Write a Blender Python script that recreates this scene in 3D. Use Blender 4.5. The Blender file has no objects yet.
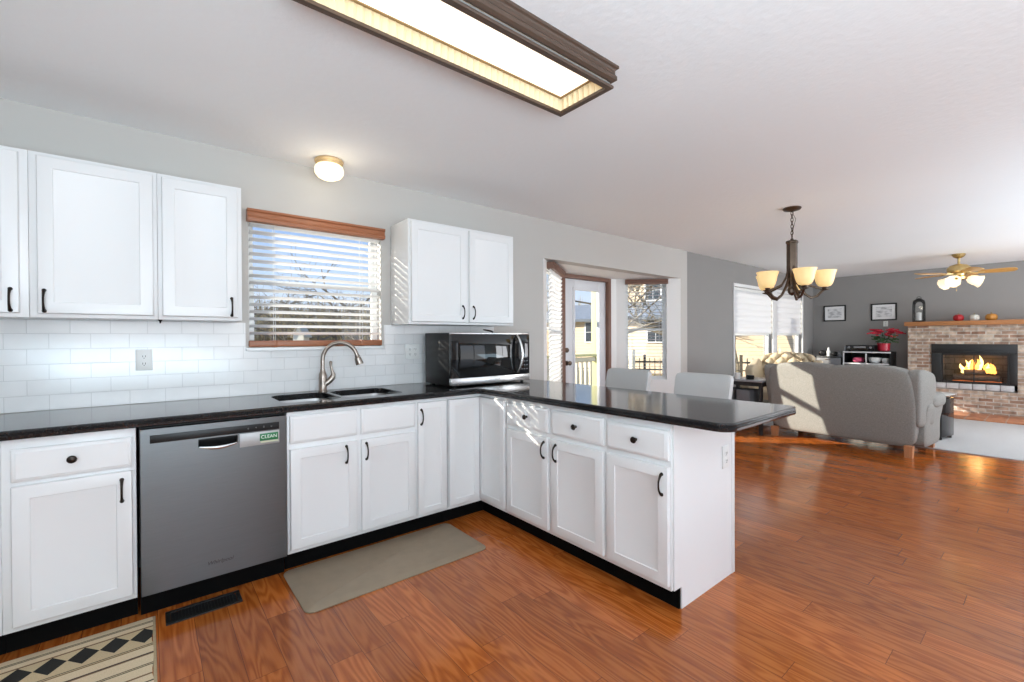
import bpy, bmesh, math, random
from mathutils import Vector, Matrix, noise
random.seed(7)
S = bpy.context.scene
C = S.collection
PI = math.pi
sin, cos = math.sin, math.cos

# ------------------------------------------------------------------ camera
CX, CY, CZ, YAW, PIT, ROL, FPX = 0.0374, -3.2437, 1.2668, 0.6828, -0.0063, 0.0050, 448.2
r0 = Vector((cos(YAW), -sin(YAW), 0)); f0 = Vector((sin(YAW), cos(YAW), 0)); u0 = Vector((0, 0, 1))
fw = f0 * cos(PIT) + u0 * sin(PIT); u2 = u0 * cos(PIT) - f0 * sin(PIT)
rt = r0 * cos(ROL) - u2 * sin(ROL); up = r0 * sin(ROL) + u2 * cos(ROL)
cam = bpy.data.cameras.new('camera'); co = bpy.data.objects.new('camera', cam); C.objects.link(co)
mw = Matrix.Identity(4)
for i in range(3):
    mw[i][0], mw[i][1], mw[i][2] = rt[i], up[i], -fw[i]
mw[0][3], mw[1][3], mw[2][3] = CX, CY, CZ
co.matrix_world = mw
cam.sensor_width = 36; cam.lens = FPX / 1024 * 36; cam.clip_start = 0.05; cam.clip_end = 400
S.camera = co

# ------------------------------------------------------------------ view, world, sun, added fill lights
S.view_settings.view_transform = 'Standard'; S.view_settings.look = 'None'
S.view_settings.gamma = 1; S.view_settings.use_curve_mapping = False
S.view_settings.exposure = 0.28
W = bpy.data.worlds.new('sky'); S.world = W; W.use_nodes = True
nt = W.node_tree; nt.nodes.clear()
tc = nt.nodes.new('ShaderNodeTexCoord'); sp = nt.nodes.new('ShaderNodeSeparateXYZ')
rp = nt.nodes.new('ShaderNodeValToRGB'); bg = nt.nodes.new('ShaderNodeBackground'); wo = nt.nodes.new('ShaderNodeOutputWorld')
nt.links.new(tc.outputs['Generated'], sp.inputs[0]); nt.links.new(sp.outputs['Z'], rp.inputs[0])
e = rp.color_ramp.elements
e[0].position = 0.0; e[0].color = (0.86, 0.90, 0.96, 1); e[1].position = 0.30; e[1].color = (0.22, 0.42, 0.86, 1)
q = e.new(0.12); q.color = (0.55, 0.71, 0.95, 1)
nt.links.new(rp.outputs[0], bg.inputs[0]); bg.inputs[1].default_value = 0.95
nt.links.new(bg.outputs[0], wo.inputs[0])

SUN = 8.5
sd = Vector((1.0, -1.05, -0.55)).normalized()
sl = bpy.data.lights.new('sun', 'SUN'); sl.energy = SUN; sl.angle = 0.009; sl.color = (1.0, 0.93, 0.80)
so = bpy.data.objects.new('sun', sl); C.objects.link(so); so.rotation_euler = sd.to_track_quat('-Z', 'Y').to_euler()

def area(name, loc, direction, sx, sy, watts, col=(1, 1, 1)):
    l = bpy.data.lights.new(name, 'AREA'); l.shape = 'RECTANGLE'; l.size = sx; l.size_y = sy
    l.energy = watts; l.color = col
    o = bpy.data.objects.new(name, l); C.objects.link(o); o.location = loc
    o.rotation_euler = Vector(direction).to_track_quat('-Z', 'Z' if abs(direction[2]) < .9 else 'Y').to_euler()
    return o
COOL = (0.96, 0.975, 1.0); ICE = (0.63, 0.855, 1.0)
area('fill_kitchen', (0.3, -5.45, 1.45), (0, 1, 0.15), 2.4, 1.5, 45, COOL)  # added area lights at unseen openings, standing in for daylight
area('fill_dining', (4.2, -5.45, 1.35), (0, 1, 0.15), 2.6, 1.8, 18, COOL)
area('fill_living', (8.4, -5.45, 1.35), (0, 1, 0.15), 2.6, 1.8, 105, COOL)
area('ceiling_fill_kitchen', (-0.1, -4.5, 1.0), (0.1, 0.22, 1), 2.0, 1.5, 108, ICE)  # two added uplights that brighten the ceiling; no lamp stands there
area('ceiling_fill_living', (5.6, -4.6, .9), (0.0, 0.3, 1), 2.4, 1.4, 40, ICE)

# ------------------------------------------------------------------ materials
MATS = {}
def mat(name, col, rough=0.5, metal=0.0, nscale=0, namt=0.0, bump=0.0, bscale=None, spec=0.5, emit=None, estr=0.0, aniso=None, coat=0.0, brushed=0.0):
    if name in MATS: return MATS[name]
    m = bpy.data.materials.new(name); m.use_nodes = True; n = m.node_tree; b = n.nodes['Principled BSDF']
    b.inputs['Base Color'].default_value = (*col, 1); b.inputs['Roughness'].default_value = rough
    b.inputs['Metallic'].default_value = metal; b.inputs['Specular IOR Level'].default_value = spec
    if brushed: b.inputs['Anisotropic'].default_value = brushed; b.inputs['Anisotropic Rotation'].default_value = .25
    if coat: b.inputs['Coat Weight'].default_value = coat; b.inputs['Coat Roughness'].default_value = .05
    if emit: b.inputs['Emission Color'].default_value = (*emit, 1); b.inputs['Emission Strength'].default_value = estr
    tcn = n.nodes.new('ShaderNodeTexCoord'); mp = n.nodes.new('ShaderNodeMapping')
    n.links.new(tcn.outputs['Object'], mp.inputs[0])
    if aniso: mp.inputs['Scale'].default_value = aniso
    ns = n.nodes.new('ShaderNodeTexNoise'); ns.inputs['Scale'].default_value = nscale or 20; ns.inputs['Detail'].default_value = 4
    n.links.new(mp.outputs[0], ns.inputs['Vector'])
    if namt:
        mx = n.nodes.new('ShaderNodeMix'); mx.data_type = 'RGBA'
        mx.inputs[6].default_value = (*[c * (1 - namt) for c in col], 1); mx.inputs[7].default_value = (*[min(1, c * (1 + namt)) for c in col], 1)
        n.links.new(ns.outputs['Fac'], mx.inputs[0]); n.links.new(mx.outputs[2], b.inputs['Base Color'])
    if bump:
        n2 = ns
        if bscale:
            n2 = n.nodes.new('ShaderNodeTexNoise'); n2.inputs['Scale'].default_value = bscale; n2.inputs['Detail'].default_value = 3
            n.links.new(mp.outputs[0], n2.inputs['Vector'])
        bp = n.nodes.new('ShaderNodeBump'); bp.inputs['Strength'].default_value = bump; bp.inputs['Distance'].default_value = .01
        n.links.new(n2.outputs['Fac'], bp.inputs['Height']); n.links.new(bp.outputs[0], b.inputs['Normal'])
    MATS[name] = m
    return m

WHITE = mat('white_paint', (0.80, 0.80, 0.80), .32, nscale=3, namt=.015)
WALLP = mat('greige_wall_paint', (0.54, 0.518, 0.49), .75, nscale=2, namt=.02, bump=.05, bscale=180)
WALLW = mat('bay_white_paint', (0.86, 0.855, 0.84), .7, nscale=2, namt=.015, bump=.04, bscale=180)
WALLG = mat('charcoal_wall_paint', (0.285, 0.276, 0.268), .8, nscale=1.5, namt=.06, bump=.05, bscale=150)
CEIL = mat('ceiling_paint', (0.90, 0.90, 0.90), .85, nscale=1.2, namt=.02, bump=.25, bscale=28)
BLACKTOE = mat('black_toe_kick', (0.004, 0.004, 0.004), .7, nscale=12, namt=.2, spec=.05)
STONE = mat('black_stone', (0.013, 0.013, 0.014), .10, nscale=160, namt=.6, spec=.5)
BRONZE = mat('dark_bronze', (0.035, 0.027, 0.022), .33, metal=.8, nscale=40, namt=.3)
NICKEL = mat('brushed_nickel', (0.36, 0.31, 0.27), .28, metal=1, nscale=60, namt=.08)
CHROME = mat('satin_steel', (0.62, 0.61, 0.60), .22, metal=1, nscale=60, namt=.05)
STEEL = mat('brushed_stainless', (0.135, 0.143, 0.147), .33, metal=1, nscale=8, namt=.10, aniso=(1.5, 1.5, 60), brushed=.7)
SINKST = mat('sink_stainless', (0.55, 0.55, 0.55), .38, metal=1, nscale=30, namt=.05)
BLKGLOSS = mat('black_gloss', (0.006, 0.006, 0.007), .06, nscale=30, namt=.1)
BLKPL = mat('black_plastic', (0.010, 0.010, 0.010), .4, nscale=50, namt=.15, spec=.25)
PLASTICW = mat('white_plastic', (0.82, 0.82, 0.80), .35, nscale=20, namt=.01)
GRAYTXT = mat('gray_print', (0.20, 0.20, 0.21), .5, nscale=30, namt=.05)
GREEN = mat('green_label', (0.01, 0.16, 0.05), .35, nscale=30, namt=.05)
WTXT = mat('white_print', (0.80, 0.85, 0.78), .5, nscale=30, namt=.02)
WOODB = mat('blind_wood', (0.34, 0.125, 0.055), .4, nscale=9, namt=.25, aniso=(1, 12, 12))
WOODD = mat('dark_bay_wood', (0.19, 0.095, 0.065), .5, nscale=9, namt=.25, aniso=(1, 12, 12))
TAUPE = mat('taupe_mat_rubber', (0.29, 0.222, 0.155), .7, nscale=18, namt=.12, bump=.15, bscale=260)
SEATF = mat('light_gray_leatherette', (0.53, 0.52, 0.51), .55, nscale=10, namt=.03, bump=.04, bscale=120)
SOFAF = mat('gray_tweed', (0.285, 0.278, 0.258), .95, nscale=110, namt=.35, bump=.35, bscale=160, spec=.15)
CREAMF = mat('cream_tufted_fabric', (0.56, 0.46, 0.32), .9, nscale=40, namt=.12, bump=.12, bscale=120, spec=.2)
LEGW = mat('sofa_leg_wood', (0.50, 0.22, 0.10), .4, nscale=9, namt=.2, aniso=(12, 12, 1))
OAK = mat('mantel_oak', (0.40, 0.17, 0.06), .5, nscale=8, namt=.3, aniso=(12, 1, 12))
FIXW = mat('fixture_wood', (0.085, 0.052, 0.036), .5, nscale=12, namt=.3, aniso=(1, 14, 14))
BRASS = mat('antique_brass', (0.62, 0.47, 0.22), .3, metal=1, nscale=20, namt=.1)
CHBR = mat('chandelier_bronze', (0.11, 0.08, 0.06), .35, metal=.85, nscale=30, namt=.25)
BLADE = mat('honey_blade_wood', (0.56, 0.29, 0.07), .35, nscale=6, namt=.25, aniso=(4, 4, 4))
BLKIRON = mat('black_iron', (0.012, 0.012, 0.012), .45, nscale=40, namt=.3)
CARPET = mat('gray_carpet', (0.56, 0.555, 0.55), 1, nscale=140, namt=.25, bump=.5, bscale=300, spec=.1)
DOORP = mat('door_paint', (0.74, 0.75, 0.78), .4, nscale=3, namt=.015)

def glassmat():
    m = bpy.data.materials.new('window_glass'); m.use_nodes = True; n = m.node_tree; n.nodes.clear()
    out = n.nodes.new('ShaderNodeOutputMaterial'); mx = n.nodes.new('ShaderNodeMixShader')
    tr = n.nodes.new('ShaderNodeBsdfTransparent'); gl = n.nodes.new('ShaderNodeBsdfGlossy'); lw = n.nodes.new('ShaderNodeLayerWeight')
    tr.inputs[0].default_value = (.98, .985, .985, 1); gl.inputs['Roughness'].default_value = .01; lw.inputs[0].default_value = .5
    pw = n.nodes.new('ShaderNodeMath'); pw.operation = 'POWER'; pw.inputs[1].default_value = 5
    ma = n.nodes.new('ShaderNodeMath'); ma.operation = 'MULTIPLY_ADD'; ma.inputs[1].default_value = .6; ma.inputs[2].default_value = .025
    n.links.new(lw.outputs['Facing'], pw.inputs[0]); n.links.new(pw.outputs[0], ma.inputs[0]); n.links.new(ma.outputs[0], mx.inputs[0])
    n.links.new(tr.outputs[0], mx.inputs[1]); n.links.new(gl.outputs[0], mx.inputs[2])
    n.links.new(mx.outputs[0], out.inputs[0])
    return m
GLASS = glassmat()

def translucent(name, col, fac=.5, pleat=0):
    m = bpy.data.materials.new(name); m.use_nodes = True; n = m.node_tree; n.nodes.clear()
    out = n.nodes.new('ShaderNodeOutputMaterial'); mx = n.nodes.new('ShaderNodeMixShader')
    d = n.nodes.new('ShaderNodeBsdfDiffuse'); t = n.nodes.new('ShaderNodeBsdfTranslucent')
    d.inputs[0].default_value = (*col, 1); t.inputs[0].default_value = (*col, 1); mx.inputs[0].default_value = fac
    n.links.new(d.outputs[0], mx.inputs[1]); n.links.new(t.outputs[0], mx.inputs[2]); n.links.new(mx.outputs[0], out.inputs[0])
    return m
SLATM = translucent('white_slat', (0.88, 0.88, 0.88), .4)
SHADEM = translucent('white_shade_fabric', (0.85, 0.85, 0.86), .35)

def emis(name, col, strength, col2=None):
    m = mat(name, col, .4, nscale=9, namt=.03, emit=col, estr=strength)
    return m
DIFF = emis('light_diffuser', (1.0, 0.93, 0.77), 1.05)
FLUTE = mat('ribbed_acrylic', (0.80, 0.66, 0.44), .35, nscale=10, namt=.05, emit=(1.0, 0.76, 0.44), estr=.07)
GLOBE = emis('glowing_globe', (1.0, 0.87, 0.60), .95)
SHADEG = mat('amber_shade_glass', (0.85, 0.66, 0.36), .4, nscale=16, namt=.12, emit=(1.0, 0.68, 0.27), estr=.42)
FANG = mat('fan_shade_glass', (0.85, 0.75, 0.6), .3, nscale=16, namt=.05, emit=(1.0, 0.82, 0.56), estr=.7)

def brickmat(name, c1, c2, mortar, bw, bh, ms, axes, off=(0, 0), rough=.8, bump=.5, bias=0.0, noisy=.3, spec=.3, dist=.004):
    m = bpy.data.materials.new(name); m.use_nodes = True; n = m.node_tree; b = n.nodes['Principled BSDF']
    b.inputs['Roughness'].default_value = rough; b.inputs['Specular IOR Level'].default_value = spec
    t = n.nodes.new('ShaderNodeTexCoord'); s = n.nodes.new('ShaderNodeSeparateXYZ'); cb = n.nodes.new('ShaderNodeCombineXYZ')
    n.links.new(t.outputs['Object'], s.inputs[0])
    for k in range(2):
        a = n.nodes.new('ShaderNodeMath'); a.operation = 'ADD'; a.inputs[1].default_value = off[k] + 100 * (bw, bh)[k] * (1 if k == 0 else 2) / (1 if k == 0 else 2)
        n.links.new(s.outputs['XYZ'.index(axes[k])], a.inputs[0]); n.links.new(a.outputs[0], cb.inputs[k])
    br = n.nodes.new('ShaderNodeTexBrick'); n.links.new(cb.outputs[0], br.inputs['Vector'])
    br.inputs['Color1'].default_value = (*c1, 1); br.inputs['Color2'].default_value = (*c2, 1); br.inputs['Mortar'].default_value = (*mortar, 1)
    br.inputs['Scale'].default_value = 1; br.inputs['Mortar Size'].default_value = ms; br.inputs['Mortar Smooth'].default_value = .2
    br.inputs['Bias'].default_value = bias; br.inputs['Brick Width'].default_value = bw; br.inputs['Row Height'].default_value = bh
    ns = n.nodes.new('ShaderNodeTexNoise'); ns.inputs['Scale'].default_value = 14; ns.inputs['Detail'].default_value = 5
    n.links.new(t.outputs['Object'], ns.inputs['Vector'])
    hs = n.nodes.new('ShaderNodeHueSaturation'); mr = n.nodes.new('ShaderNodeMapRange')
    mr.inputs[1].default_value = .3; mr.inputs[2].default_value = .7; mr.inputs[3].default_value = 1 - noisy; mr.inputs[4].default_value = 1 + noisy
    n.links.new(ns.outputs['Fac'], mr.inputs[0]); n.links.new(mr.outputs[0], hs.inputs['Value']); n.links.new(br.outputs['Color'], hs.inputs['Color'])
    n.links.new(hs.outputs[0], b.inputs['Base Color'])
    bp = n.nodes.new('ShaderNodeBump'); bp.invert = True; bp.inputs['Strength'].default_value = bump; bp.inputs['Distance'].default_value = dist
    n.links.new(br.outputs['Fac'], bp.inputs['Height']); n.links.new(bp.outputs[0], b.inputs['Normal'])
    return m
TILE = brickmat('white_subway_tile', (0.80, 0.80, 0.80), (0.77, 0.77, 0.77), (0.66, 0.66, 0.66), .155, .0775, .0016, 'XZ', (.35 + .0775, -.914 + .0775 * 2), rough=.14, bump=.6, noisy=.015, spec=.5, dist=.002)
BRICK = brickmat('tan_brick', (0.27, 0.15, 0.10), (0.50, 0.41, 0.32), (0.46, 0.42, 0.37), .165, .056, .0075, 'YZ', (0, 0), rough=.9, bump=.8, noisy=.35)
HEARTHB = brickmat('hearth_brick', (0.40, 0.16, 0.08), (0.46, 0.20, 0.10), (0.40, 0.27, 0.2), .10, .21, .008, 'XY', (0, 0), rough=.8, bump=.5, noisy=.2)

def floormat():
    m = bpy.data.materials.new('cherry_laminate'); m.use_nodes = True; n = m.node_tree; L = n.links.new; b = n.nodes['Principled BSDF']
    t = n.nodes.new('ShaderNodeTexCoord'); s = n.nodes.new('ShaderNodeSeparateXYZ'); cb = n.nodes.new('ShaderNodeCombineXYZ')
    L(t.outputs['Object'], s.inputs[0])
    ax = n.nodes.new('ShaderNodeMath'); ax.operation = 'ADD'; ax.inputs[1].default_value = 40
    ay = n.nodes.new('ShaderNodeMath'); ay.operation = 'ADD'; ay.inputs[1].default_value = 40
    L(s.outputs['Y'], ax.inputs[0]); L(s.outputs['X'], ay.inputs[0]); L(ax.outputs[0], cb.inputs[0]); L(ay.outputs[0], cb.inputs[1])
    # every plank row is shifted by its own random amount
    dv_ = n.nodes.new('ShaderNodeMath'); dv_.operation = 'DIVIDE'; dv_.inputs[1].default_value = .128; L(ay.outputs[0], dv_.inputs[0])
    fl_ = n.nodes.new('ShaderNodeMath'); fl_.operation = 'FLOOR'; L(dv_.outputs[0], fl_.inputs[0])
    wn = n.nodes.new('ShaderNodeTexWhiteNoise'); wn.noise_dimensions = '1D'; L(fl_.outputs[0], wn.inputs['W'])
    sh_ = n.nodes.new('ShaderNodeMath'); sh_.operation = 'MULTIPLY_ADD'; sh_.inputs[1].default_value = 1.21; L(wn.outputs['Value'], sh_.inputs[0]); L(ax.outputs[0], sh_.inputs[2])
    cb2 = n.nodes.new('ShaderNodeCombineXYZ'); L(sh_.outputs[0], cb2.inputs[0]); L(ay.outputs[0], cb2.inputs[1])
    br = n.nodes.new('ShaderNodeTexBrick'); L(cb2.outputs[0], br.inputs['Vector']); br.offset = 0; br.offset_frequency = 1
    br.inputs['Color1'].default_value = (0, 0, 0, 1); br.inputs['Color2'].default_value = (1, 1, 1, 1); br.inputs['Mortar'].default_value = (.5, .5, .5, 1)
    br.inputs['Scale'].default_value = 1; br.inputs['Mortar Size'].default_value = .0010; br.inputs['Mortar Smooth'].default_value = .1
    br.inputs['Brick Width'].default_value = 1.21; br.inputs['Row Height'].default_value = .128
    off = n.nodes.new('ShaderNodeVectorMath'); off.operation = 'MULTIPLY_ADD'; L(br.outputs['Color'], off.inputs[0]); off.inputs[1].default_value = (7.3, 3.1, 11.7)
    L(cb.outputs[0], off.inputs[2])
    st = n.nodes.new('ShaderNodeMapping'); st.inputs['Scale'].default_value = (1.1, 9, 1); L(off.outputs[0], st.inputs[0])
    n1 = n.nodes.new('ShaderNodeTexNoise'); n1.inputs['Scale'].default_value = .9; n1.inputs['Detail'].default_value = 2; L(st.outputs[0], n1.inputs['Vector'])
    # cathedral rings: contour lines of a stretched noise field
    mu = n.nodes.new('ShaderNodeMath'); mu.operation = 'MULTIPLY'; mu.inputs[1].default_value = 85; L(n1.outputs['Fac'], mu.inputs[0])
    sn = n.nodes.new('ShaderNodeMath'); sn.operation = 'SINE'; L(mu.outputs[0], sn.inputs[0])
    st2 = n.nodes.new('ShaderNodeMapping'); st2.inputs['Scale'].default_value = (3, 70, 1); L(off.outputs[0], st2.inputs[0])
    n2 = n.nodes.new('ShaderNodeTexNoise'); n2.inputs['Scale'].default_value = 1.5; n2.inputs['Detail'].default_value = 6; L(st2.outputs[0], n2.inputs['Vector'])
    mr = n.nodes.new('ShaderNodeMapRange'); mr.inputs[1].default_value = -1; mr.inputs[2].default_value = 1; mr.inputs[3].default_value = 0; mr.inputs[4].default_value = .5
    L(sn.outputs[0], mr.inputs[0])
    ad = n.nodes.new('ShaderNodeMath'); ad.operation = 'MULTIPLY_ADD'; L(n2.outputs['Fac'], ad.inputs[0]); ad.inputs[1].default_value = .75; L(mr.outputs[0], ad.inputs[2])
    cr = n.nodes.new('ShaderNodeValToRGB'); L(ad.outputs[0], cr.inputs[0])
    e = cr.color_ramp.elements; e[0].position = .1; e[0].color = (0.225, 0.046, 0.007, 1); e[1].position = .9; e[1].color = (0.46, 0.132, 0.025, 1)
    x = e.new(.5); x.color = (0.355, 0.088, 0.014, 1)
    hs = n.nodes.new('ShaderNodeHueSaturation'); L(cr.outputs[0], hs.inputs['Color'])
    mv = n.nodes.new('ShaderNodeMapRange'); mv.inputs[3].default_value = .82; mv.inputs[4].default_value = 1.16; L(br.outputs['Color'], mv.inputs[0]); L(mv.outputs[0], hs.inputs['Value'])
    mx = n.nodes.new('ShaderNodeMix'); mx.data_type = 'RGBA'; L(br.outputs['Fac'], mx.inputs[0]); L(hs.outputs[0], mx.inputs[6]); mx.inputs[7].default_value = (0.10, 0.025, 0.008, 1)
    L(mx.outputs[2], b.inputs['Base Color']); b.inputs['Roughness'].default_value = .16; b.inputs['Specular IOR Level'].default_value = .5
    bp = n.nodes.new('ShaderNodeBump'); bp.invert = True; bp.inputs['Strength'].default_value = .15; bp.inputs['Distance'].default_value = .001
    L(br.outputs['Fac'], bp.inputs['Height']); L(bp.outputs[0], b.inputs['Normal'])
    return m
FLOORM = floormat()

# ------------------------------------------------------------------ mesh builder
class MB:
    def __init__(s): s.bm = bmesh.new()
    def box(s, x0, x1, y0, y1, z0, z1, bev=0.0, mi=0, seg=2):
        x0, x1 = min(x0, x1), max(x0, x1); y0, y1 = min(y0, y1), max(y0, y1); z0, z1 = min(z0, z1), max(z0, z1)
        v = [s.bm.verts.new(p) for p in ((x0, y0, z0), (x1, y0, z0), (x1, y1, z0), (x0, y1, z0), (x0, y0, z1), (x1, y0, z1), (x1, y1, z1), (x0, y1, z1))]
        fs = [s.bm.faces.new([v[i] for i in f]) for f in ((3, 2, 1, 0), (4, 5, 6, 7), (0, 1, 5, 4), (1, 2, 6, 5), (2, 3, 7, 6), (3, 0, 4, 7))]
        for f in fs: f.material_index = mi
        if bev:
            es = list({e for f in fs for e in f.edges})
            r = bmesh.ops.bevel(s.bm, geom=es, offset=bev, segments=seg, affect='EDGES', profile=.5)
            for f in r['faces']: f.material_index = mi
        return s
    def loops(s, rings, close=True, cap0=True, cap1=True, mi=0):
        vs = [[s.bm.verts.new(p) for p in r] for r in rings]
        n = len(vs[0]); rng = range(n) if close else range(n - 1)
        for a, b in zip(vs, vs[1:]):
            for i in rng:
                j = (i + 1) % n
                try: s.bm.faces.new((a[i], a[j], b[j], b[i])).material_index = mi
                except ValueError: pass
        if cap0: s.bm.faces.new(vs[0][::-1]).material_index = mi
        if cap1: s.bm.faces.new(vs[-1]).material_index = mi
        return vs
    def lathe(s, prof, c=(0, 0, 0), seg=24, M=None, mi=0, cap0=True, cap1=True, fn=None):
        rings = []
        for r, z in prof:
            ring = []
            for k in range(seg):
                a = 2 * PI * k / seg
                rr = r * (fn(a, z) if fn else 1)
                p = Vector((rr * cos(a), rr * sin(a), z))
                if M: p = M @ p
                ring.append(p + Vector(c))
            rings.append(ring)
        s.loops(rings, cap0=cap0, cap1=cap1, mi=mi); return s
    def tube(s, pts, rad, seg=10, mi=0, flat=1.0):
        pts = [Vector(p) for p in pts]; rings = []
        rads = rad if isinstance(rad, (list, tuple)) else [rad] * len(pts)
        prev = None
        for i, p in enumerate(pts):
            t = (pts[min(i + 1, len(pts) - 1)] - pts[max(i - 1, 0)]).normalized()
            if prev is None:
                a = Vector((0, 0, 1)) if abs(t.z) < .9 else Vector((1, 0, 0)); n = t.cross(a).normalized()
            else:
                n = (prev - t * prev.dot(t)).normalized()
            b = t.cross(n); prev = n
            rings.append([p + (n * cos(2 * PI * k / seg) + b * sin(2 * PI * k / seg) * flat) * rads[i] for k in range(seg)])
        s.loops(rings, mi=mi); return s
    def prism(s, poly, ax, a, b, mi=0):
        def P(u, v, w):
            return {'x': (w, u, v), 'y': (u, w, v), 'z': (u, v, w)}[ax]
        s.loops([[P(u, v, a) for u, v in poly], [P(u, v, b) for u, v in poly]], mi=mi); return s
    def rbox(s, c, size, pw=4.0, seg=10, fn=None, mi=0):
        """rounded cushion: a cube grid pushed to a superellipsoid"""
        start = len(s.bm.verts); idx = {}
        def vert(i, j, k):
            key = (i, j, k)
            if key in idx: return idx[key]
            p = [2 * t / seg - 1 for t in key]
            L = sum(abs(t) ** pw for t in p) ** (1 / pw)
            mxa = max(abs(t) for t in p)
            q = [t / L * mxa for t in p] if L else p
            v = Vector((c[0] + q[0] * size[0] / 2, c[1] + q[1] * size[1] / 2, c[2] + q[2] * size[2] / 2))
            if fn: v = fn(v)
            idx[key] = s.bm.verts.new(v); return idx[key]
        for a in range(3):
            u, w = [(1, 2), (2, 0), (0, 1)][a]
            for side in (0, seg):
                for i in range(seg):
                    for j in range(seg):
                        q = []
                        for di, dj in ((0, 0), (1, 0), (1, 1), (0, 1)):
                            key = [0, 0, 0]; key[a] = side; key[u] = i + di; key[w] = j + dj; q.append(vert(*key))
                        if side == 0: q.reverse()
                        s.bm.faces.new(q).material_index = mi
        return s
    def build(s, name, mats, parent=None, smooth=True, ang=38, loc=None, rot=0):
        me = bpy.data.meshes.new(name)
        bmesh.ops.recalc_face_normals(s.bm, faces=s.bm.faces[:])
        s.bm.to_mesh(me); s.bm.free()
        for m in (mats if isinstance(mats, (list, tuple)) else [mats]): me.materials.append(m)
        if smooth:
            me.polygons.foreach_set('use_smooth', [True] * len(me.polygons)); me.set_sharp_from_angle(angle=math.radians(ang))
        o = bpy.data.objects.new(name, me); C.objects.link(o)
        if parent: o.parent = parent
        if loc: o.location = loc
        if rot: o.rotation_euler = (0, 0, rot)
        return o

def tag(o, label, cat, group=None, kind=None):
    o['label'] = label; o['category'] = cat
    if group: o['group'] = group
    if kind: o['kind'] = kind
    return o
def thing(name, label, cat, loc=(0, 0, 0), rot=0, group=None):
    o = bpy.data.objects.new(name, None); C.objects.link(o); o.empty_display_size = .1
    o.location = loc; o.rotation_euler = (0, 0, rot)
    return tag(o, label, cat, group)
def struct(o, label=None):
    o['kind'] = 'structure'
    if label: o['label'] = label
    return o
def text(name, s, size, m, parent, loc, rot, ext=.0006, shear=0, sx=1.0):
    cu = bpy.data.curves.new(name, 'FONT'); cu.body = s; cu.size = size; cu.extrude = ext; cu.align_x = 'CENTER'; cu.align_y = 'CENTER'; cu.shear = shear
    t = bpy.data.objects.new(name, cu); C.objects.link(t)
    me = bpy.data.meshes.new_from_object(t); bpy.data.objects.remove(t); bpy.data.curves.remove(cu)
    me.materials.append(m)
    o = bpy.data.objects.new(name, me); C.objects.link(o); o.parent = parent; o.location = loc; o.rotation_euler = rot; o.scale = (sx, 1, 1)
    return o
def copy_tree(o, parent=None):
    c = o.copy(); C.objects.link(c)
    if parent: c.parent = parent
    for ch in list(o.children): copy_tree(ch, c)
    return c

# ------------------------------------------------------------------ the shell
H = 2.44; XF = 10.65; XG = 5.765; YB = -5.3; XL = -1.5
def wall_holes(mb, a0, a1, z0, z1, d0, d1, holes, ax='x'):
    us = sorted({a0, a1, *[h[0] for h in holes], *[h[1] for h in holes]}); zs = sorted({z0, z1, *[h[2] for h in holes], *[h[3] for h in holes]})
    us = [u for u in us if a0 <= u <= a1]; zs = [z for z in zs if z0 <= z <= z1]
    for u, u1 in zip(us, us[1:]):
        run = None
        for z, z2 in zip(zs, zs[1:]):
            solid = not any(h[0] <= (u + u1) / 2 <= h[1] and h[2] <= (z + z2) / 2 <= h[3] for h in holes)
            if solid:
                if ax == 'x': mb.box(u, u1, d0, d1, z, z2)
                else: mb.box(d0, d1, u, u1, z, z2)
    bmesh.ops.remove_doubles(mb.bm, verts=mb.bm.verts[:], dist=1e-5)
    seen = {}
    for f in mb.bm.faces[:]:
        k = tuple(sorted(v.index for v in f.verts))
    mb.bm.verts.index_update()
    dup = {}
    for f in mb.bm.faces: dup.setdefault(tuple(sorted(v.index for v in f.verts)), []).append(f)
    bmesh.ops.delete(mb.bm, geom=[f for v in dup.values() if len(v) > 1 for f in v], context='FACES')
    return mb
KW = (0.535, 1.405, 1.215, 2.075)           # kitchen window opening
BO = (3.08, 5.60, -0.02, 2.06)              # bay opening
LW1 = (7.15, 8.60, 0.55, 2.06); LW2 = (8.78, 10.02, 0.55, 2.06)
struct(wall_holes(MB(), XL - .14, XG, 0, H, 0, .14, [KW, (BO[0], BO[1], 0, BO[3])]).build('wall_back', WALLP, smooth=False))
struct(wall_holes(MB(), XG, XF + .14, 0, H, 0, .14, [LW1, LW2]).build('wall_back_living', WALLG, smooth=False))
struct(MB().box(XF, XF + .14, YB, 0, 0, H).build('wall_far', WALLG, smooth=False))
struct(MB().box(XL - .14, XL, YB, 0, 0, H).build('wall_left', WALLP, smooth=False))
FILL_OPEN = [(-0.9, 1.5, .7, 2.2), (2.9, 5.5, .45, 2.25), (7.1, 9.7, .45, 2.25)]  # unseen openings, added to let the fill lights in
struct(wall_holes(MB(), XL - .14, XF + .14, 0, H, YB - .14, YB, FILL_OPEN).build('wall_front', WALLP, smooth=False))
struct(MB().box(XL - .14, XF + .14, YB - .14, .14, H, H + .1).build('ceiling', CEIL, smooth=False))
fm = MB(); fm.box(XL - .14, XF + .14, YB - .14, .14, -.06, 0)
struct(fm.build('floor', FLOORM, smooth=False))
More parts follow.
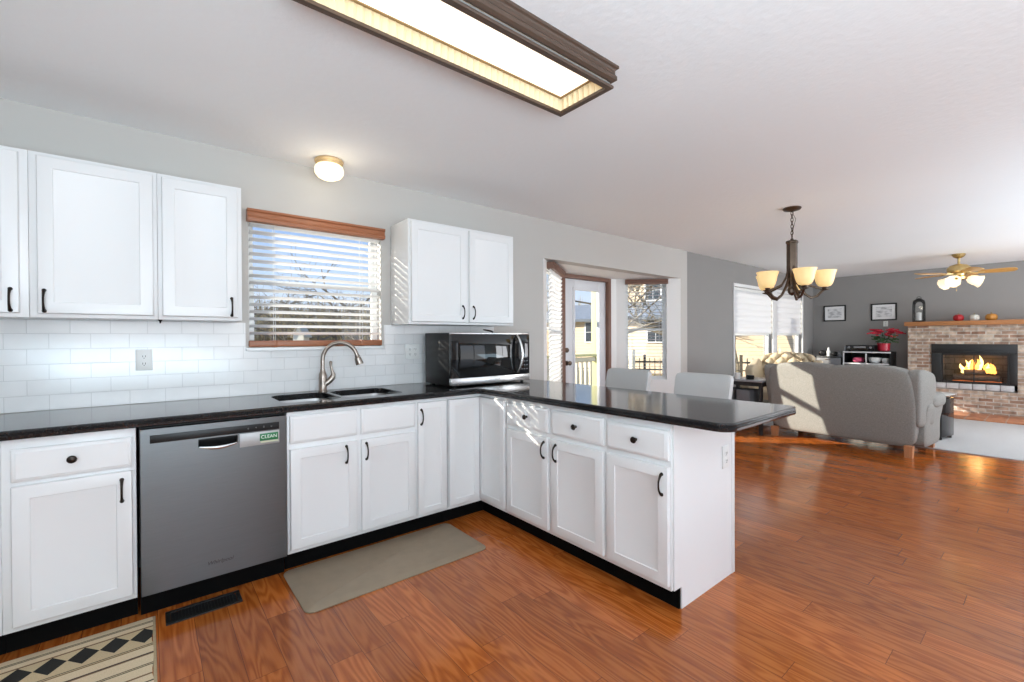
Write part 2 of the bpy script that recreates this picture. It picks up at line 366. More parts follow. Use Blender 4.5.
# bay: floor, ceiling, three panels
BA = Vector((3.08, 0)); BB = Vector((3.93, .60)); BC = Vector((5.00, .60)); BD = Vector((5.60, 0))
bp_ = [(3.02, .14), (5.68, .14), (5.10, .72), (3.86, .72)]
struct(MB().prism(bp_, 'z', -.06, 0).build('floor_bay', FLOORM, smooth=False))
struct(MB().prism(bp_, 'z', BO[3], BO[3] + .1).build('ceiling_bay', WALLW, smooth=False))
def ang(a, b): return math.atan2(b.y - a.y, b.x - a.x)
LL = (BB - BA).length; LC = (BC - BB).length; LR = (BD - BC).length
aL, aR = ang(BA, BB), ang(BC, BD)
BLW = (.16, .90, .70, 2.045); BRW = (.125, .665, .70, 2.05); BDO = (.03, .91, 0, 2.05)
struct(wall_holes(MB(), 0.18 * 0, LL, 0, BO[3], 0, .12, [BLW]).build('wall_bay_left', WALLW, smooth=False, loc=(BA.x, BA.y, 0), rot=aL))
struct(wall_holes(MB(), 0, LC, 0, BO[3], 0, .12, [BDO]).build('wall_bay_center', WALLW, smooth=False, loc=(BB.x, BB.y, 0)))
struct(wall_holes(MB(), 0, LR, 0, BO[3], 0, .12, [BRW]).build('wall_bay_right', WALLW, smooth=False, loc=(BC.x, BC.y, 0), rot=aR))
struct(MB().box(XG + .002, XF - .002, -.014, -.001, 0, .09, .003).build('baseboard_back', WHITE))
struct(MB().box(BO[1] + .02, XG, -.014, -.001, 0, .09, .003).build('baseboard_dining', WHITE))
struct(MB().box(XF - .014, XF - .001, -1.5, -.016, 0, .09, .003).build('baseboard_far', WHITE))
# carpet of the living room
struct(MB().box(6.86, 9.55, YB + .02, -.016, .0005, .012, .004).build('floor_carpet', CARPET))
# tile backsplash on the kitchen wall
struct(wall_holes(MB(), XL + .002, 2.46, .9145, 1.371, -.008, -.0005, [(KW[0] - .02, KW[1] + .02, KW[2] - .02, 3)]).build('wall_backsplash', TILE, smooth=False))

def window(name, w, h, loc, rot, dep0=.075, meet=.5, sash=.028, glass_split=True, label=None):
    """double-hung window, local x along the wall, y outward, z up from the sill"""
    root = bpy.data.objects.new(name, None); C.objects.link(root); root.location = loc; root.rotation_euler = (0, 0, rot); struct(root, label)
    d = dep0; fr = MB(); t = .014
    for b in ((0, t, 0, h), (w - t, w, 0, h), (t, w - t, 0, t), (t, w - t, h - t, h)):
        fr.box(b[0], b[1], d, d + .06, b[2], b[3], .002)
    struct(fr.build('frame', PLASTICW, root))
    zm = t + (h - 2 * t) * meet
    for nm, z0, z1, y in (('sash', t, zm + sash / 2, d + .002), ('sash', zm - sash / 2, h - t, d + .030)):
        sm = MB(); x0, x1 = t, w - t
        for b in ((x0, x0 + sash, z0, z1), (x1 - sash, x1, z0, z1), (x0 + sash, x1 - sash, z0, z0 + sash), (x0 + sash, x1 - sash, z1 - sash, z1)):
            sm.box(b[0], b[1], y, y + .026, b[2], b[3], .002)
        so_ = struct(sm.build(nm, PLASTICW, root))
        g = MB().box(x0 + sash - .003, x1 - sash + .003, y + .011, y + .015, z0 + sash - .003, z1 - sash + .003).build('glass', GLASS, so_, smooth=False); struct(g)
    return root

window('window_1', KW[1] - KW[0], KW[3] - KW[2], (KW[0], 0, KW[2]), 0, label='double-hung window above the kitchen sink')
window('window_2', BLW[1] - BLW[0], BLW[3] - BLW[2], (BA.x + BLW[0] * cos(aL), BA.y + BLW[0] * sin(aL), BLW[2]), aL, .05, label='bay window left of the glazed door')
window('window_3', BRW[1] - BRW[0], BRW[3] - BRW[2], (BC.x + BRW[0] * cos(aR), BC.y + BRW[0] * sin(aR), BRW[2]), aR, .05, label='bay window right of the glazed door')
window('window_4', LW1[1] - LW1[0], LW1[3] - LW1[2], (LW1[0], 0, LW1[2]), 0, .05, label='living room window behind the left shade')
window('window_5', LW2[1] - LW2[0], LW2[3] - LW2[2], (LW2[0], 0, LW2[2]), 0, .05, label='living room window behind the right shade')
for i, f in enumerate(FILL_OPEN):
    fr = MB(); 
    for b in ((f[0], f[0] + .05, f[2], f[3]), (f[1] - .05, f[1], f[2], f[3]), (f[0], f[1], f[2], f[2] + .05), (f[0], f[1], f[3] - .05, f[3]), ((f[0] + f[1]) / 2 - .03, (f[0] + f[1]) / 2 + .03, f[2], f[3])):
        fr.box(b[0], b[1], YB - .1, YB - .04, b[2], b[3])
    struct(fr.build('window_%d' % (i + 6), PLASTICW, smooth=False))  # frames round the added fill-light openings
# sills and casings
def bar(name, m, *b, **k): return struct(MB().box(*b, k.get('bev', .003)).build(name, m))
bar('trim_1', WHITE, KW[0] - .02, KW[1] + .02, -.028, .072, KW[2] - .022, KW[2])
mb = MB()
for (x0, x1, z0, z1) in ((LW1[0] - .04, LW1[0], LW1[2], LW1[3]), (LW1[1], LW2[0], LW1[2], LW1[3]), (LW2[1], LW2[1] + .04, LW1[2], LW1[3]), (LW1[0] - .04, LW2[1] + .04, LW1[3], LW1[3] + .05), (LW1[0] - .06, LW2[1] + .06, LW1[2] - .03, LW1[2])):
    mb.box(x0, x1, -.018, -.001, z0, z1, .003)
struct(mb.build('trim_2', WHITE))
# bay door (glazed, white, with dark brown frame)
d1 = bpy.data.objects.new('door_1', None); C.objects.link(d1); d1.location = (BB.x, BB.y, 0); struct(d1, 'white glazed back door between the two bay windows')
fr = MB()
for b in ((.005, .06, 0, 2.055), (.88, .935, 0, 2.055), (.06, .88, 2.005, 2.055)): fr.box(b[0], b[1], -.02, .09, b[2], b[3], .003)
struct(fr.build('door_frame', WOODD, d1))
x0, x1, z0, z1 = .062, .878, .012, 2.003; gx0, gx1, gz0, gz1 = .275, .732, .45, 1.87
dl = MB()
for b in ((x0, gx0, z0, z1), (gx1, x1, z0, z1), (gx0, gx1, z0, gz0), (gx0, gx1, gz1, z1)): dl.box(b[0], b[1], .03, .058, b[2], b[3], .002)
lf = struct(dl.build('door_leaf', DOORP, d1))
mo = MB()
for b in ((gx0 - .035, gx0, gz0 - .035, gz1 + .035), (gx1, gx1 + .035, gz0 - .035, gz1 + .035), (gx0, gx1, gz0 - .035, gz0), (gx0, gx1, gz1, gz1 + .035)): mo.box(b[0], b[1], .018, .032, b[2], b[3], .004)
struct(mo.build('door_moulding', DOORP, lf))
struct(MB().box(gx0, gx1, .041, .046, gz0, gz1).build('door_glass', GLASS, lf, smooth=False))
Mx = Matrix.Rotation(PI / 2, 3, 'X')
def hw(z, prof, nm): 
    return struct(MB().lathe(prof, (.125, .03, z), 16, M=Mx).build(nm, CHBR, lf))
hw(1.115, [(.031, 0), (.031, .012), (.026, .02), (.012, .022), (.012, .034), (.0, .035)], 'deadbolt')
kb = MB().lathe([(.031, 0), (.031, .008), (.012, .014), (.012, .035), (.026, .045), (.029, .058), (.022, .07), (0, .073)], (.125, .03, .955), 16, M=Mx)
struct(kb.build('door_knob', CHBR, lf))

# ------------------------------------------------------------------ blinds
def blind(name, label, w, h, loc, rot, m, slat_y=.03, tilt=.12, val_y=(-.05, .02), val_over=.01, val_h=.075, rail_h=.042, pitch=.046, depth=.05, group=None, bottom=True):
    root = thing(name, label, 'blind', loc, rot, group)
    v = MB()
    pr = [(val_y[0], 0), (val_y[0] - .004, .012), (val_y[0] - .004, .022), (val_y[0] + .004, .030), (val_y[0] + .004, val_h - .02), (val_y[0] - .006, val_h - .012), (val_y[0] - .006, val_h), (val_y[1], val_h), (val_y[1], 0)]
    zt = h - val_h
    v.loops([[(x, y, zt + z) for y, z in pr] for x in (-val_over, w + val_over)])
    v.build('valance', m, root, ang=20)
    s = MB(); n = int((zt - rail_h - .01) / pitch)
    z = zt - .01; k = 0
    while z > rail_h + .015:
        c, sn = cos(tilt) * depth / 2, sin(tilt) * depth / 2
        rg = [[(x, slat_y - c, z + sn), (x, slat_y - c * .3, z + sn * .3 + .0022), (x, slat_y + c * .3, z - sn * .3 + .0022), (x, slat_y + c, z - sn), (x, slat_y + c, z - sn - .0028), (x, slat_y - c, z + sn - .0028)] for x in (.008, w - .008)]
        s.loops(rg); z -= pitch
    s.build('slats', SLATM, root, smooth=False)
    for fx in (.17, .83):
        for y in (slat_y - depth * .52, slat_y + depth * .52):
            cd = MB(); cd.tube([(w * fx, y, rail_h * .5), (w * fx, y, zt + .005)], .0012, 5)
            cd.build('ladder_cord', PLASTICW, root)
    if bottom:
        rb = MB().box(-val_over * .2, w + val_over * .2, slat_y - .03, slat_y + .03, .002, rail_h, .006)
        for fx in (.17, .83): rb.box(w * fx - .012, w * fx + .012, slat_y - .034, slat_y + .031, .0, rail_h + .002, .002)
        rb.build('bottom_rail', m, root)
    return root
blind('window_blind', 'white slatted blind with orange-brown wooden valance above the kitchen sink', KW[1] - KW[0], KW[3] - KW[2] + .006, (KW[0], 0, KW[2] + .002), 0, WOODB, slat_y=.012, tilt=.29, val_y=(-.055, -.004), val_over=.012)
blind('window_blind', 'white blind with brown valance in the bay left of the glazed door', BLW[1] - BLW[0], BLW[3] - BLW[2], (BA.x + BLW[0] * cos(aL), BA.y + BLW[0] * sin(aL), BLW[2]), aL, WOODD, slat_y=-.03, tilt=.95, val_y=(-.075, -.004), val_h=.07)
blind('window_blind', 'open white blind with brown valance in the bay right of the glazed door', BRW[1] - BRW[0], BRW[3] - BRW[2], (BC.x + BRW[0] * cos(aR), BC.y + BRW[0] * sin(aR), BRW[2]), aR, WOODD, slat_y=.022, tilt=.03, val_y=(-.05, -.004), val_h=.065, depth=.045, bottom=False)
def pleated(label, w, x, ztop, zbot):
    root = thing('pleated_shade', label, 'window shade', (x, .03, 0), 0, 'half-lowered shades in the living room')
    MB().box(.004, w - .004, -.02, .018, ztop - .05, ztop - .002, .004).build('headrail', PLASTICW, root)
    s = MB(); n = 7; pts = []
    zt, zb = ztop - .05, zbot + .02
    for i in range(n * 6 + 1):
        t = i / (n * 6); pts.append((-.012 + .013 * abs(sin(PI * t * n)) ** .5 * -1, zt + (zb - zt) * t))
    bk = [(y + .003, z) for y, z in reversed(pts)]
    s.loops([[(xx, y, z) for y, z in pts + bk] for xx in (.01, w - .01)], cap0=False, cap1=False)
    s.build('shade_fabric', SHADEM, root, ang=60)
    MB().box(.008, w - .008, -.022, .008, zbot, zbot + .024, .004).build('bottom_rail', PLASTICW, root)
pleated('white pleated shade over the wider living room window', LW1[1] - LW1[0] - .01, LW1[0] + .005, LW1[3], 1.315)
pleated('white pleated shade over the narrower window nearest the far corner', LW2[1] - LW2[0] - .01, LW2[0] + .005, LW2[3], 1.315)

# ------------------------------------------------------------------ kitchen cabinets
def rect_ring(x0, x1, z0, z1, y, i=0): return [(x0 + i, y, z0 + i), (x1 - i, y, z0 + i), (x1 - i, y, z1 - i), (x0 + i, y, z1 - i)]
def panel_door(x0, x1, z0, z1, yb, yf, rail=.052):
    m = MB()
    m.loops([rect_ring(x0, x1, z0, z1, yb), rect_ring(x0, x1, z0, z1, yf + .006), rect_ring(x0, x1, z0, z1, yf + .0015, .003), rect_ring(x0, x1, z0, z1, yf, .008),
             rect_ring(x0, x1, z0, z1, yf, rail), rect_ring(x0, x1, z0, z1, yf + .004, rail + .003), rect_ring(x0, x1, z0, z1, yf + .0055, rail + .010), rect_ring(x0, x1, z0, z1, yf + .0095, rail + .020)])
    return m
def drawer_front(x0, x1, z0, z1, yb, yf):
    m = MB()
    m.loops([rect_ring(x0, x1, z0, z1, yb), rect_ring(x0, x1, z0, z1, yf + .009), rect_ring(x0, x1, z0, z1, yf + .004, .005), rect_ring(x0, x1, z0, z1, yf + .003, .012), rect_ring(x0, x1, z0, z1, yf, .015)])
    return m
def pull(x, z, y):
    m = MB(); pts = []; rad = []
    n = 14
    for i in range(n + 1):
        t = 2 * i / n - 1
        pts.append((x, y - .006 - .021 * max(0, 1 - abs(t) ** 2.6), z + t * .046)); rad.append(.0042 + .0028 * abs(t) ** 3)
    m.tube(pts, rad, 8)
    for sg in (-1, 1):
        m.lathe([(.0085, 0), (.008, .004), (.005, .009), (0, .010)], (x, y, z + sg * .047), 10, M=Mx)
    return m
def knob(x, z, y):
    return MB().lathe([(.008, 0), (.007, .010), (.006, .013), (.014, .018), (.0165, .022), (.014, .027), (.006, .030), (0, .0305)], (x, y, z), 16, M=Mx)
YF = -.61
def base_unit(label, x0, x1, loc=(0, 0, 0), rot=0, doors=(), drawers=(), depth=.61, open_top=False, side_l=True, zt=.8755, toe=True, toe_in=.075):
    """fronts face local -y. doors: (x0,x1,z0,z1,pull_x,pull_z); drawers: (x0,x1,z0,z1,knob_x or None)"""
    r = thing('base_cabinet', label, 'cabinet', loc, rot, 'white base cabinets')
    b = MB(); t = .016; e = .0006
    b.box(x0 + e, x0 + t, -depth + .02, -.002, .105, zt); b.box(x1 - t, x1 - e, -depth + .02, -.002, .105, zt)
    b.box(x0 + t, x1 - t, -depth + .02, -.002, .105, .121); b.box(x0 + t, x1 - t, -.012, -.002, .121, zt)
    b.box(x0 + e, x1 - e, -depth, -depth + .02, .105, zt, .0015)
    b.build('carcass', WHITE, r)
    if toe: MB().box(x0 + e, x1 - e, -depth + toe_in - .012, -depth + toe_in, .001, .1045).build('toe_kick', BLACKTOE, r, smooth=False)
    yf = -depth - .021
    for d in doors:
        w = d[1] - d[0]
        o = panel_door(d[0], d[1], d[2], d[3], -depth - .0005, yf, .052 if w > .26 else .042).build('door', WHITE, r)
        if d[4] is not None: pull(d[4], d[5], yf).build('handle', BRONZE, o)
    for d in drawers:
        o = drawer_front(d[0], d[1], d[2], d[3], -depth - .0005, yf).build('drawer', WHITE, r)
        if d[4] is not None: knob(d[4], (d[2] + d[3]) / 2 + .004, yf).build('knob', BRONZE, o)
    return r
base_unit('white base cabinet at the far left edge of the kitchen run', -.90, -.415, doors=[(-.875, -.438, .128, .687, -.47, .605)], drawers=[(-.875, -.438, .703, .835, -.655)])
base_unit('white base cabinet with drawer and door left of the dishwasher', -.415, -.006, doors=[(-.387, -.02, .128, .687, -.055, .605)], drawers=[(-.387, -.02, .703, .835, -.21)])
base_unit('white double-door sink cabinet under the faucet', .614, 1.375, doors=[(.627, .991, .128, .671, .925, .60), (1.015, 1.365, .128, .671, 1.043, .60)], drawers=[(.627, .991, .702, .853, None), (1.015, 1.365, .702, .853, None)])
base_unit('narrow white full-height door cabinet right of the sink cabinet', 1.375, 1.607, doors=[(1.383, 1.592, .128, .853, 1.405, .76)])
RP = -PI / 2; XP = 1.885
# peninsula units: local x runs toward -y, local front faces world -x
PL = (XP + .61, 0, 0)
base_unit('white double-door cabinet in the middle of the peninsula', .912, 1.745, PL, RP, doors=[(.930, 1.322, .128, .675, 1.293, .60), (1.353, 1.737, .128, .675, 1.393, .60)], drawers=[(.930, 1.322, .702, .845, 1.139), (1.353, 1.737, .702, .845, 1.551)])
base_unit('single-door white cabinet at the open end of the peninsula', 1.745, 2.118, PL, RP, doors=[(1.760, 2.112, .128, .675, 2.082, .592)], drawers=[(1.760, 2.112, .702, .84, 1.942)])
# corner cabinet
cc = thing('corner_cabinet', 'white corner cabinet with two doors meeting at a right angle', 'cabinet', (0, 0, 0), 0)
b = MB(); zt = .8755
b.box(1.609, XP, YF, YF + .02, .8535, zt); b.box(1.609, XP, YF, YF + .02, .105, .126)
b.box(XP, XP + .02, -.910, YF + .02, .8535, zt); b.box(XP, XP + .02, -.910, YF + .02, .105, .126)
b.box(1.609, 1.625, YF + .02, -.014, .105, zt); b.box(1.609, 2.49, -.014, -.002, .105, zt); b.box(2.474, 2.49, -.91, -.014, .105, zt)
b.box(1.625, 2.474, YF + .02, -.014, .105, .12); b.box(XP + .02, 2.474, -.91, YF + .02, .105, .12)
b.box(XP + .02, 2.474, -.91, -.896, .12, zt)
b.build('carcass', WHITE, cc)
MB().box(1.609, XP + .075, YF + .063, YF + .075, .001, .1045).box(XP + .063, XP + .075, -.910, YF + .063, .001, .1045).build('toe_kick', BLACKTOE, cc, smooth=False)
panel_door(1.616, XP - .023, .128, .851, YF + .019, YF - .021, .045).build('door', WHITE, cc)
panel_door(-YF + .003, .905, .128, .851, -.589, -.631, .045).build('door', WHITE, cc, loc=(XP + .61, 0, 0), rot=RP)
# end panel of the peninsula with the back panel
ep = thing('end_panel', 'plain white end panel closing the open end of the peninsula', 'panel')
YE = -2.119
pm = MB(); pm.prism([(XP + .012, .105), (XP + .075, .105), (XP + .075, .001), (XP + .585, .001), (XP + .585, .8755), (XP + .012, .8755)], 'y', YE - .006, YE)
pm.build('side_panel', WHITE, ep, smooth=False)
MB().box(XP + .571, XP + .604, YE - .009, YE, .001, .8755, .002).build('corner_trim', WHITE, ep)
bpn = tag(MB().box(XP + .611, XP + .622, YE, -.002, .001, .8755, .001).build('back_panel', WHITE), 'white panel behind the peninsula cabinets facing the stools', 'panel')

# dishwasher
dw = thing('dishwasher', 'stainless steel dishwasher with black control strip', 'dishwasher', (0, 0, 0))
MB().box(.004, .606, -.585, -.03, .105, .866).build('tub', BLKPL, dw, smooth=False)
MB().box(.004, .606, -.57, -.558, .001, .104).build('toe_kick', BLACKTOE, dw, smooth=False)
DY = -.638
dm = MB(); px0, px1, pz0, pz1 = .222, .384, .748, .790
wall_holes(dm, .008, .606, .112, .862, DY, -.586, [(px0, px1, pz0, pz1)])
dd = dm.build('door', STEEL, dw, smooth=False)
lp = MB(); rings = []
for i in range(9):
    t = i / 8; y = DY + .0015 + .045 * sin(t * PI / 2); z = pz0 + (pz1 - pz0) * (1 - cos(t * PI / 2)) * .9
    rings.append([(px0 + .002, y, z), (px1 - .002, y, z), (px1 - .002, y + .002, z - .002), (px0 + .002, y + .002, z - .002)])
lp.loops(rings); lp.build('handle_pocket', BLKPL, dd)  # black surface puts the shade of the recess into its colour
MB().tube([(px0 + .004 + (px1 - px0 - .008) * t, DY - .001 - .004 * sin(PI * t), pz0 + .004 - .010 * sin(PI * t)) for t in [i / 10 for i in range(11)]], [.004 + .006 * sin(PI * i / 10) for i in range(11)], 8).build('handle_lip', CHROME, dd)
MB().box(.042, .572, DY - .003, DY - .0005, .797, .834, .001).build('control_strip', mat('black_strip', (.012, .012, .012), .35, nscale=30, namt=.1, spec=.3), dd)
for i, tx in enumerate((.43, .465, .50, .535)): text('control_marking', ['o', '+', 'II', 'o'][i], .014, GRAYTXT, dd, (tx, DY - .0034, .816), (PI / 2, 0, 0), .0002)
text('logo', 'Whirlpool', .026, mat('dark_print', (.03, .03, .03), .5, nscale=30, namt=.05), dd, (.306, DY - .0008, .183), (PI / 2, 0, 0), .0003, shear=.3)
mg = thing('dishwasher_sign', 'silver sign with green CLEAN strip stuck on the dishwasher', 'sign', (0, DY, 0))
MB().box(.392, .572, -.0042, -.0006, .725, .792, .0008).build('plate', mat('silver_plate', (.42, .42, .42), .5, metal=.6, nscale=30, namt=.05), mg)
MB().box(.481, .566, -.0052, -.0043, .745, .782, .0003).build('green_strip', GREEN, mg)
MB().box(.484, .566, -.0050, -.0043, .735, .7425).build('pale_strip', mat('pale_sticker', (.55, .6, .42), .5, nscale=20, namt=.05), mg)
text('lettering', 'CLEAN', .024, WTXT, mg, (.5235, -.0056, .7635), (PI / 2, 0, 0), .0003)

# wall cabinets
def wall_unit(label, x0, x1, z0, z1, doors, depth=.305):
    r = thing('wall_cabinet', label, 'cabinet', (0, 0, 0), 0, 'white wall cabinets')
    e = .0006
    MB().box(x0 + e, x1 - e, -depth, -.009, z0, z1, .0015).build('carcass', WHITE, r)
    yf = -depth - .021
    for d in doors:
        o = panel_door(d[0], d[1], d[2], d[3], -depth - .0005, yf, .052).build('door', WHITE, r)
        if d[4] is not None: pull(d[4], d[5], yf).build('handle', BRONZE, o)
    return r
ZU0, ZU1 = 1.372, 2.124
wall_unit('white wall cabinet cut by the left edge of the picture', -.755, -.374, ZU0, ZU1, [(-.727, -.402, 1.39, 2.106, -.429, 1.448)])
wall_unit('wider white wall cabinet between the left edge unit and window cabinet', -.374, .081, ZU0, ZU1, [(-.347, .064, 1.39, 2.106, -.325, 1.448)])
wall_unit('white wall cabinet next to the left side of the sink window', .081, .456, ZU0, ZU1, [(.099, .434, 1.39, 2.106, .403, 1.448)])
wall_unit('white two-door wall cabinet above the microwave', 1.48, 2.445, ZU0, ZU1, [(1.497, 1.958, 1.39, 2.106, 1.925, 1.468), (1.99, 2.428, 1.39, 2.106, 2.023, 1.468)])
tag(MB().lathe([(.009, 0), (.008, -.004), (.004, -.010), (.003, -.018), (0, -.019)], (.09, -.28, ZU0 - .0005), 10).build('cabinet_hook', BLKPL), 'tiny black hook under the wall cabinet left of the window', 'hook')

# ------------------------------------------------------------------ countertop with sink cutouts
def arc(c, r, a0, a1, n=6): return [(c[0] + r * cos(a0 + (a1 - a0) * i / n), c[1] + r * sin(a0 + (a1 - a0) * i / n)) for i in range(n + 1)]
def rrect(x0, x1, y0, y1, r, n=5):
    return arc((x1 - r, y0 + r), r, -PI / 2, 0, n) + arc((x1 - r, y1 - r), r, 0, PI / 2, n) + arc((x0 + r, y1 - r), r, PI / 2, PI, n) + arc((x0 + r, y0 + r), r, PI, 1.5 * PI, n)
CX0, CX1, CYF, CYE, CXF = -.93, 2.605, -.648, -2.40, 1.848
outer = [(CX0, -.0095), (CX0, CYF)] + arc((CXF - .04, CYF - .04), .04, PI / 2, 0, 6) + arc((CXF + .07, CYE + .07), .07, PI, 1.5 * PI, 8) + [(CX1 - .05, CYE), (CX1 - .014, CYE + .012), (CX1, CYE + .045), (CX1, -.0095)]
SX0, SX1, SY0, SY1 = .622, 1.345, -.535, -.125
bowl_l = rrect(SX0, .945, SY0, SY1, .07); bowl_r = rrect(.972, SX1, SY0, SY1, .07)
def offset_poly(P, d):
    n = len(P); out = []
    for i in range(n):
        a, b_, c = Vector(P[i - 1]), Vector(P[i]), Vector(P[(i + 1) % n])
        n1 = Vector((-(b_ - a).y, (b_ - a).x)).normalized(); n2 = Vector((-(c - b_).y, (c - b_).x)).normalized()
        m = (n1 + n2); m = m / max(m.dot(n1), .3) if m.length > 1e-6 else n1
        out.append(tuple(b_ + m * d))
    return out
ct = MB(); bm = ct.bm; ZT, ZB = .914, .877
prof = [(.004, ZB), (.001, ZB + .004), (.0, ZB + .010), (.0, ZB + .017), (.006, ZB + .0185), (.006, ZB + .021), (.0015, ZB + .024), (.0015, ZB + .030), (.004, ZT - .0025), (.009, ZT)]
rings = [[(x, y, z) for x, y in offset_poly(outer, d)] for d, z in prof]
vs = ct.loops(rings, cap0=False, cap1=False)
def cap(loopv, holes, z):
    edges = []
    for lv in [loopv] + holes:
        for i in range(len(lv)):
            a, b_ = lv[i], lv[(i + 1) % len(lv)]
            ed = bm.edges.get((a, b_)) or bm.edges.new((a, b_)); edges.append(ed)
    bmesh.ops.triangle_fill(bm, use_beauty=True, use_dissolve=False, edges=edges)
hl = []
for P in (bowl_l, bowl_r):
    hv = ct.loops([[(x, y, ZT) for x, y in offset_poly(P, -.003)], [(x, y, ZT - .004) for x, y in P], [(x, y, ZB) for x, y in P]], cap0=False, cap1=False)
    hl.append(hv)
cap(vs[-1], [h[0] for h in hl], ZT); cap(vs[0], [h[2] for h in hl], ZB)
tag(ct.build('countertop', STONE, ang=16), 'continuous polished black countertop with L-shaped peninsula', 'countertop')
sk = thing('kitchen_sink', 'stainless double-bowl undermount sink below the window', 'sink', (0, 0, 0))
for P, cxm in ((bowl_l, .775), (bowl_r, 1.158)):
    m = MB(); z0 = ZB - .001
    rr = [[(x, y, z0) for x, y in offset_poly(P, -.012)], [(x, y, z0) for x, y in P], [(x, y, z0 - .004) for x, y in offset_poly(P, .001)], [(x, y, z0 - .15) for x, y in offset_poly(P, .008)], [(x, y, z0 - .175) for x, y in offset_poly(P, .025)], [(x, y, z0 - .182) for x, y in offset_poly(P, .06)]]
    m.loops(rr, cap0=False); o = m.build('bowl', SINKST, sk)
    MB().lathe([(.042, 0), (.042, .003), (.036, .004), (.03, .001), (0, .001)], (cxm, -.33, z0 - .1815), 20).build('drain', CHROME, o)
# faucet
fc = thing('faucet', 'brushed nickel gooseneck faucet with side lever at the sink', 'faucet', (.955, -.085, ZT))
MB().lathe([(.031, 0), (.031, .004), (.026, .010), (.0245, .05), (.026, .09), (.024, .115), (.019, .128), (.0155, .138), (.0155, .15), (0, .15)], (0, 0, .0005), 24).build('body', NICKEL, fc)
dv = Vector((.905, -.425, 0)).normalized(); pts = []; R_ = .112
for i in range(4): pts.append(Vector((0, 0, .148 + .02 * i)))
for i in range(1, 19):
    a = PI - (PI * .93) * i / 18
    pts.append(dv * (R_ + R_ * cos(a)) + Vector((0, 0, .212 + R_ * sin(a) * 1.04)))
MB().tube(pts, .0135, 12).build('spout', NICKEL, fc)
ed = (pts[-1] - pts[-2]).normalized(); h0 = pts[-1] - ed * .004
q = ed.to_track_quat('Z', 'Y').to_matrix()
MB().lathe([(.0145, 0), (.0165, .003), (.0165, .010), (.015, .012), (.0215, .018), (.0265, .060), (.025, .066), (0, .066)], h0, 18, M=q).build('spray_head', NICKEL, fc)
hv_ = Vector((.86, -.2, 0)).normalized()
MB().tube([hv_ * .012 + Vector((0, 0, .045)), hv_ * .04 + Vector((0, 0, .068)), hv_ * .062 + Vector((0, 0, .092)), hv_ * .066 + Vector((0, 0, .112)), hv_ * .058 + Vector((0, 0, .14)), hv_ * .052 + Vector((0, 0, .17)), hv_ * .050 + Vector((0, 0, .196)), hv_ * .050 + Vector((0, 0, .204))], [.018, .02, .019, .015, .0085, .0075, .0105, .005], 12).build('lever', NICKEL, fc)

# microwave
mx0, mx1, my0, my1, mz0, mz1 = 1.712, 2.452, -.50, -.115, .926, 1.308
mwv = thing('microwave', 'black countertop microwave with steel trim in the kitchen corner', 'microwave', (0, 0, 0))
MB().box(mx0, mx1, my0 + .03, my1, mz0, mz1, .004).build('body', BLKPL, mwv)
fd = MB().box(mx0, mx1 - .115, my0, my0 + .0295, mz0 + .055, mz1 - .012, .003).build('door', BLKGLOSS, mwv)
MB().box(mx0 + .055, mx1 - .20, my0 - .0018, my0 - .0003, mz0 + .085, mz1 - .045, .0005).build('door_window', mat('smoked_glass', (.004, .004, .004), .03, nscale=20, namt=.1), fd)
MB().box(mx0, mx1, my0 - .001, my0 + .0295, mz0, mz0 + .0535, .003).build('lower_trim', CHROME, mwv)
MB().box(mx0, mx1, my0 - .001, my0 + .0295, mz1 - .0115, mz1, .002).build('upper_trim', CHROME, mwv)
cp = MB().box(mx1 - .1145, mx1, my0, my0 + .0295, mz0 + .055, mz1 - .012, .003).build('control_panel', BLKGLOSS, mwv)
for i in range(4):
    for j in range(3): MB().box(mx1 - .088 + j * .026, mx1 - .074 + j * .026, my0 - .0010, my0 - .0003, mz0 + .09 + i * .032, mz0 + .098 + i * .032).build('button', GRAYTXT, cp, smooth=False)
pts = [(mx1 - .135 + .022 * sin(PI * t), my0 - .004 - .038 * sin(PI * t) ** .6, mz0 + .062 + (mz1 - .02 - mz0 - .062) * t) for t in [i / 16 for i in range(17)]]
MB().tube(pts, [.009 + .004 * sin(PI * i / 16) for i in range(17)], 10).build('handle', CHROME, fd)
for fx in (mx0 + .05, mx1 - .05):
    for fy in (my0 + .04, my1 - .04):
        MB().lathe([(.012, 0), (.014, .011), (0, .0115)], (fx, fy, ZT + .0004), 12).build('foot', BLKPL, mwv)
cab = [(2.14 + .045 * cos(a), -.36 + .02 * sin(a), mz1 + .005 + .022 * max(0, sin(a * .5)) ** 1) for a in [i * 2 * PI / 24 for i in range(25)]]
tag(MB().tube(cab, .004, 8).build('cable_loop', BLKPL), 'small black loop of cable lying on top of the microwave', 'cable')

# outlets
def outlet(label, loc, rot, w=.072, h=.117, kind='outlet', gang=1):
    r = thing('wall_' + kind, label, kind, loc, rot)
    MB().box(-w / 2, w / 2, -.006, -.0006, -h / 2, h / 2, .0025).build('plate', PLASTICW, r)
    for g in range(gang):
        ox = (g - (gang - 1) / 2) * .046
        if kind == 'outlet' or g == 0:
            for dz in (-.02, .02):
                rc = MB().lathe([(.0165, 0), (.0165, .0018), (0, .002)], (ox, -.0062, dz), 16, M=Mx).build('receptacle', PLASTICW, r)
                MB().box(ox - .007, ox - .0045, -.0088, -.0083, dz - .004, dz + .006).box(ox + .0045, ox + .007, -.0088, -.0083, dz - .004, dz + .006).box(ox - .002, ox + .002, -.0088, -.0083, dz - .011, dz - .007).build('slot', BLKPL, rc, smooth=False)
        else:
            MB().box(ox - .016, ox + .016, -.0085, -.0061, -.033, .033, .001).build('rocker', PLASTICW, r)
    return r
outlet('white outlet on the tile left of the sink window', (.022, -.0082, 1.155), 0)
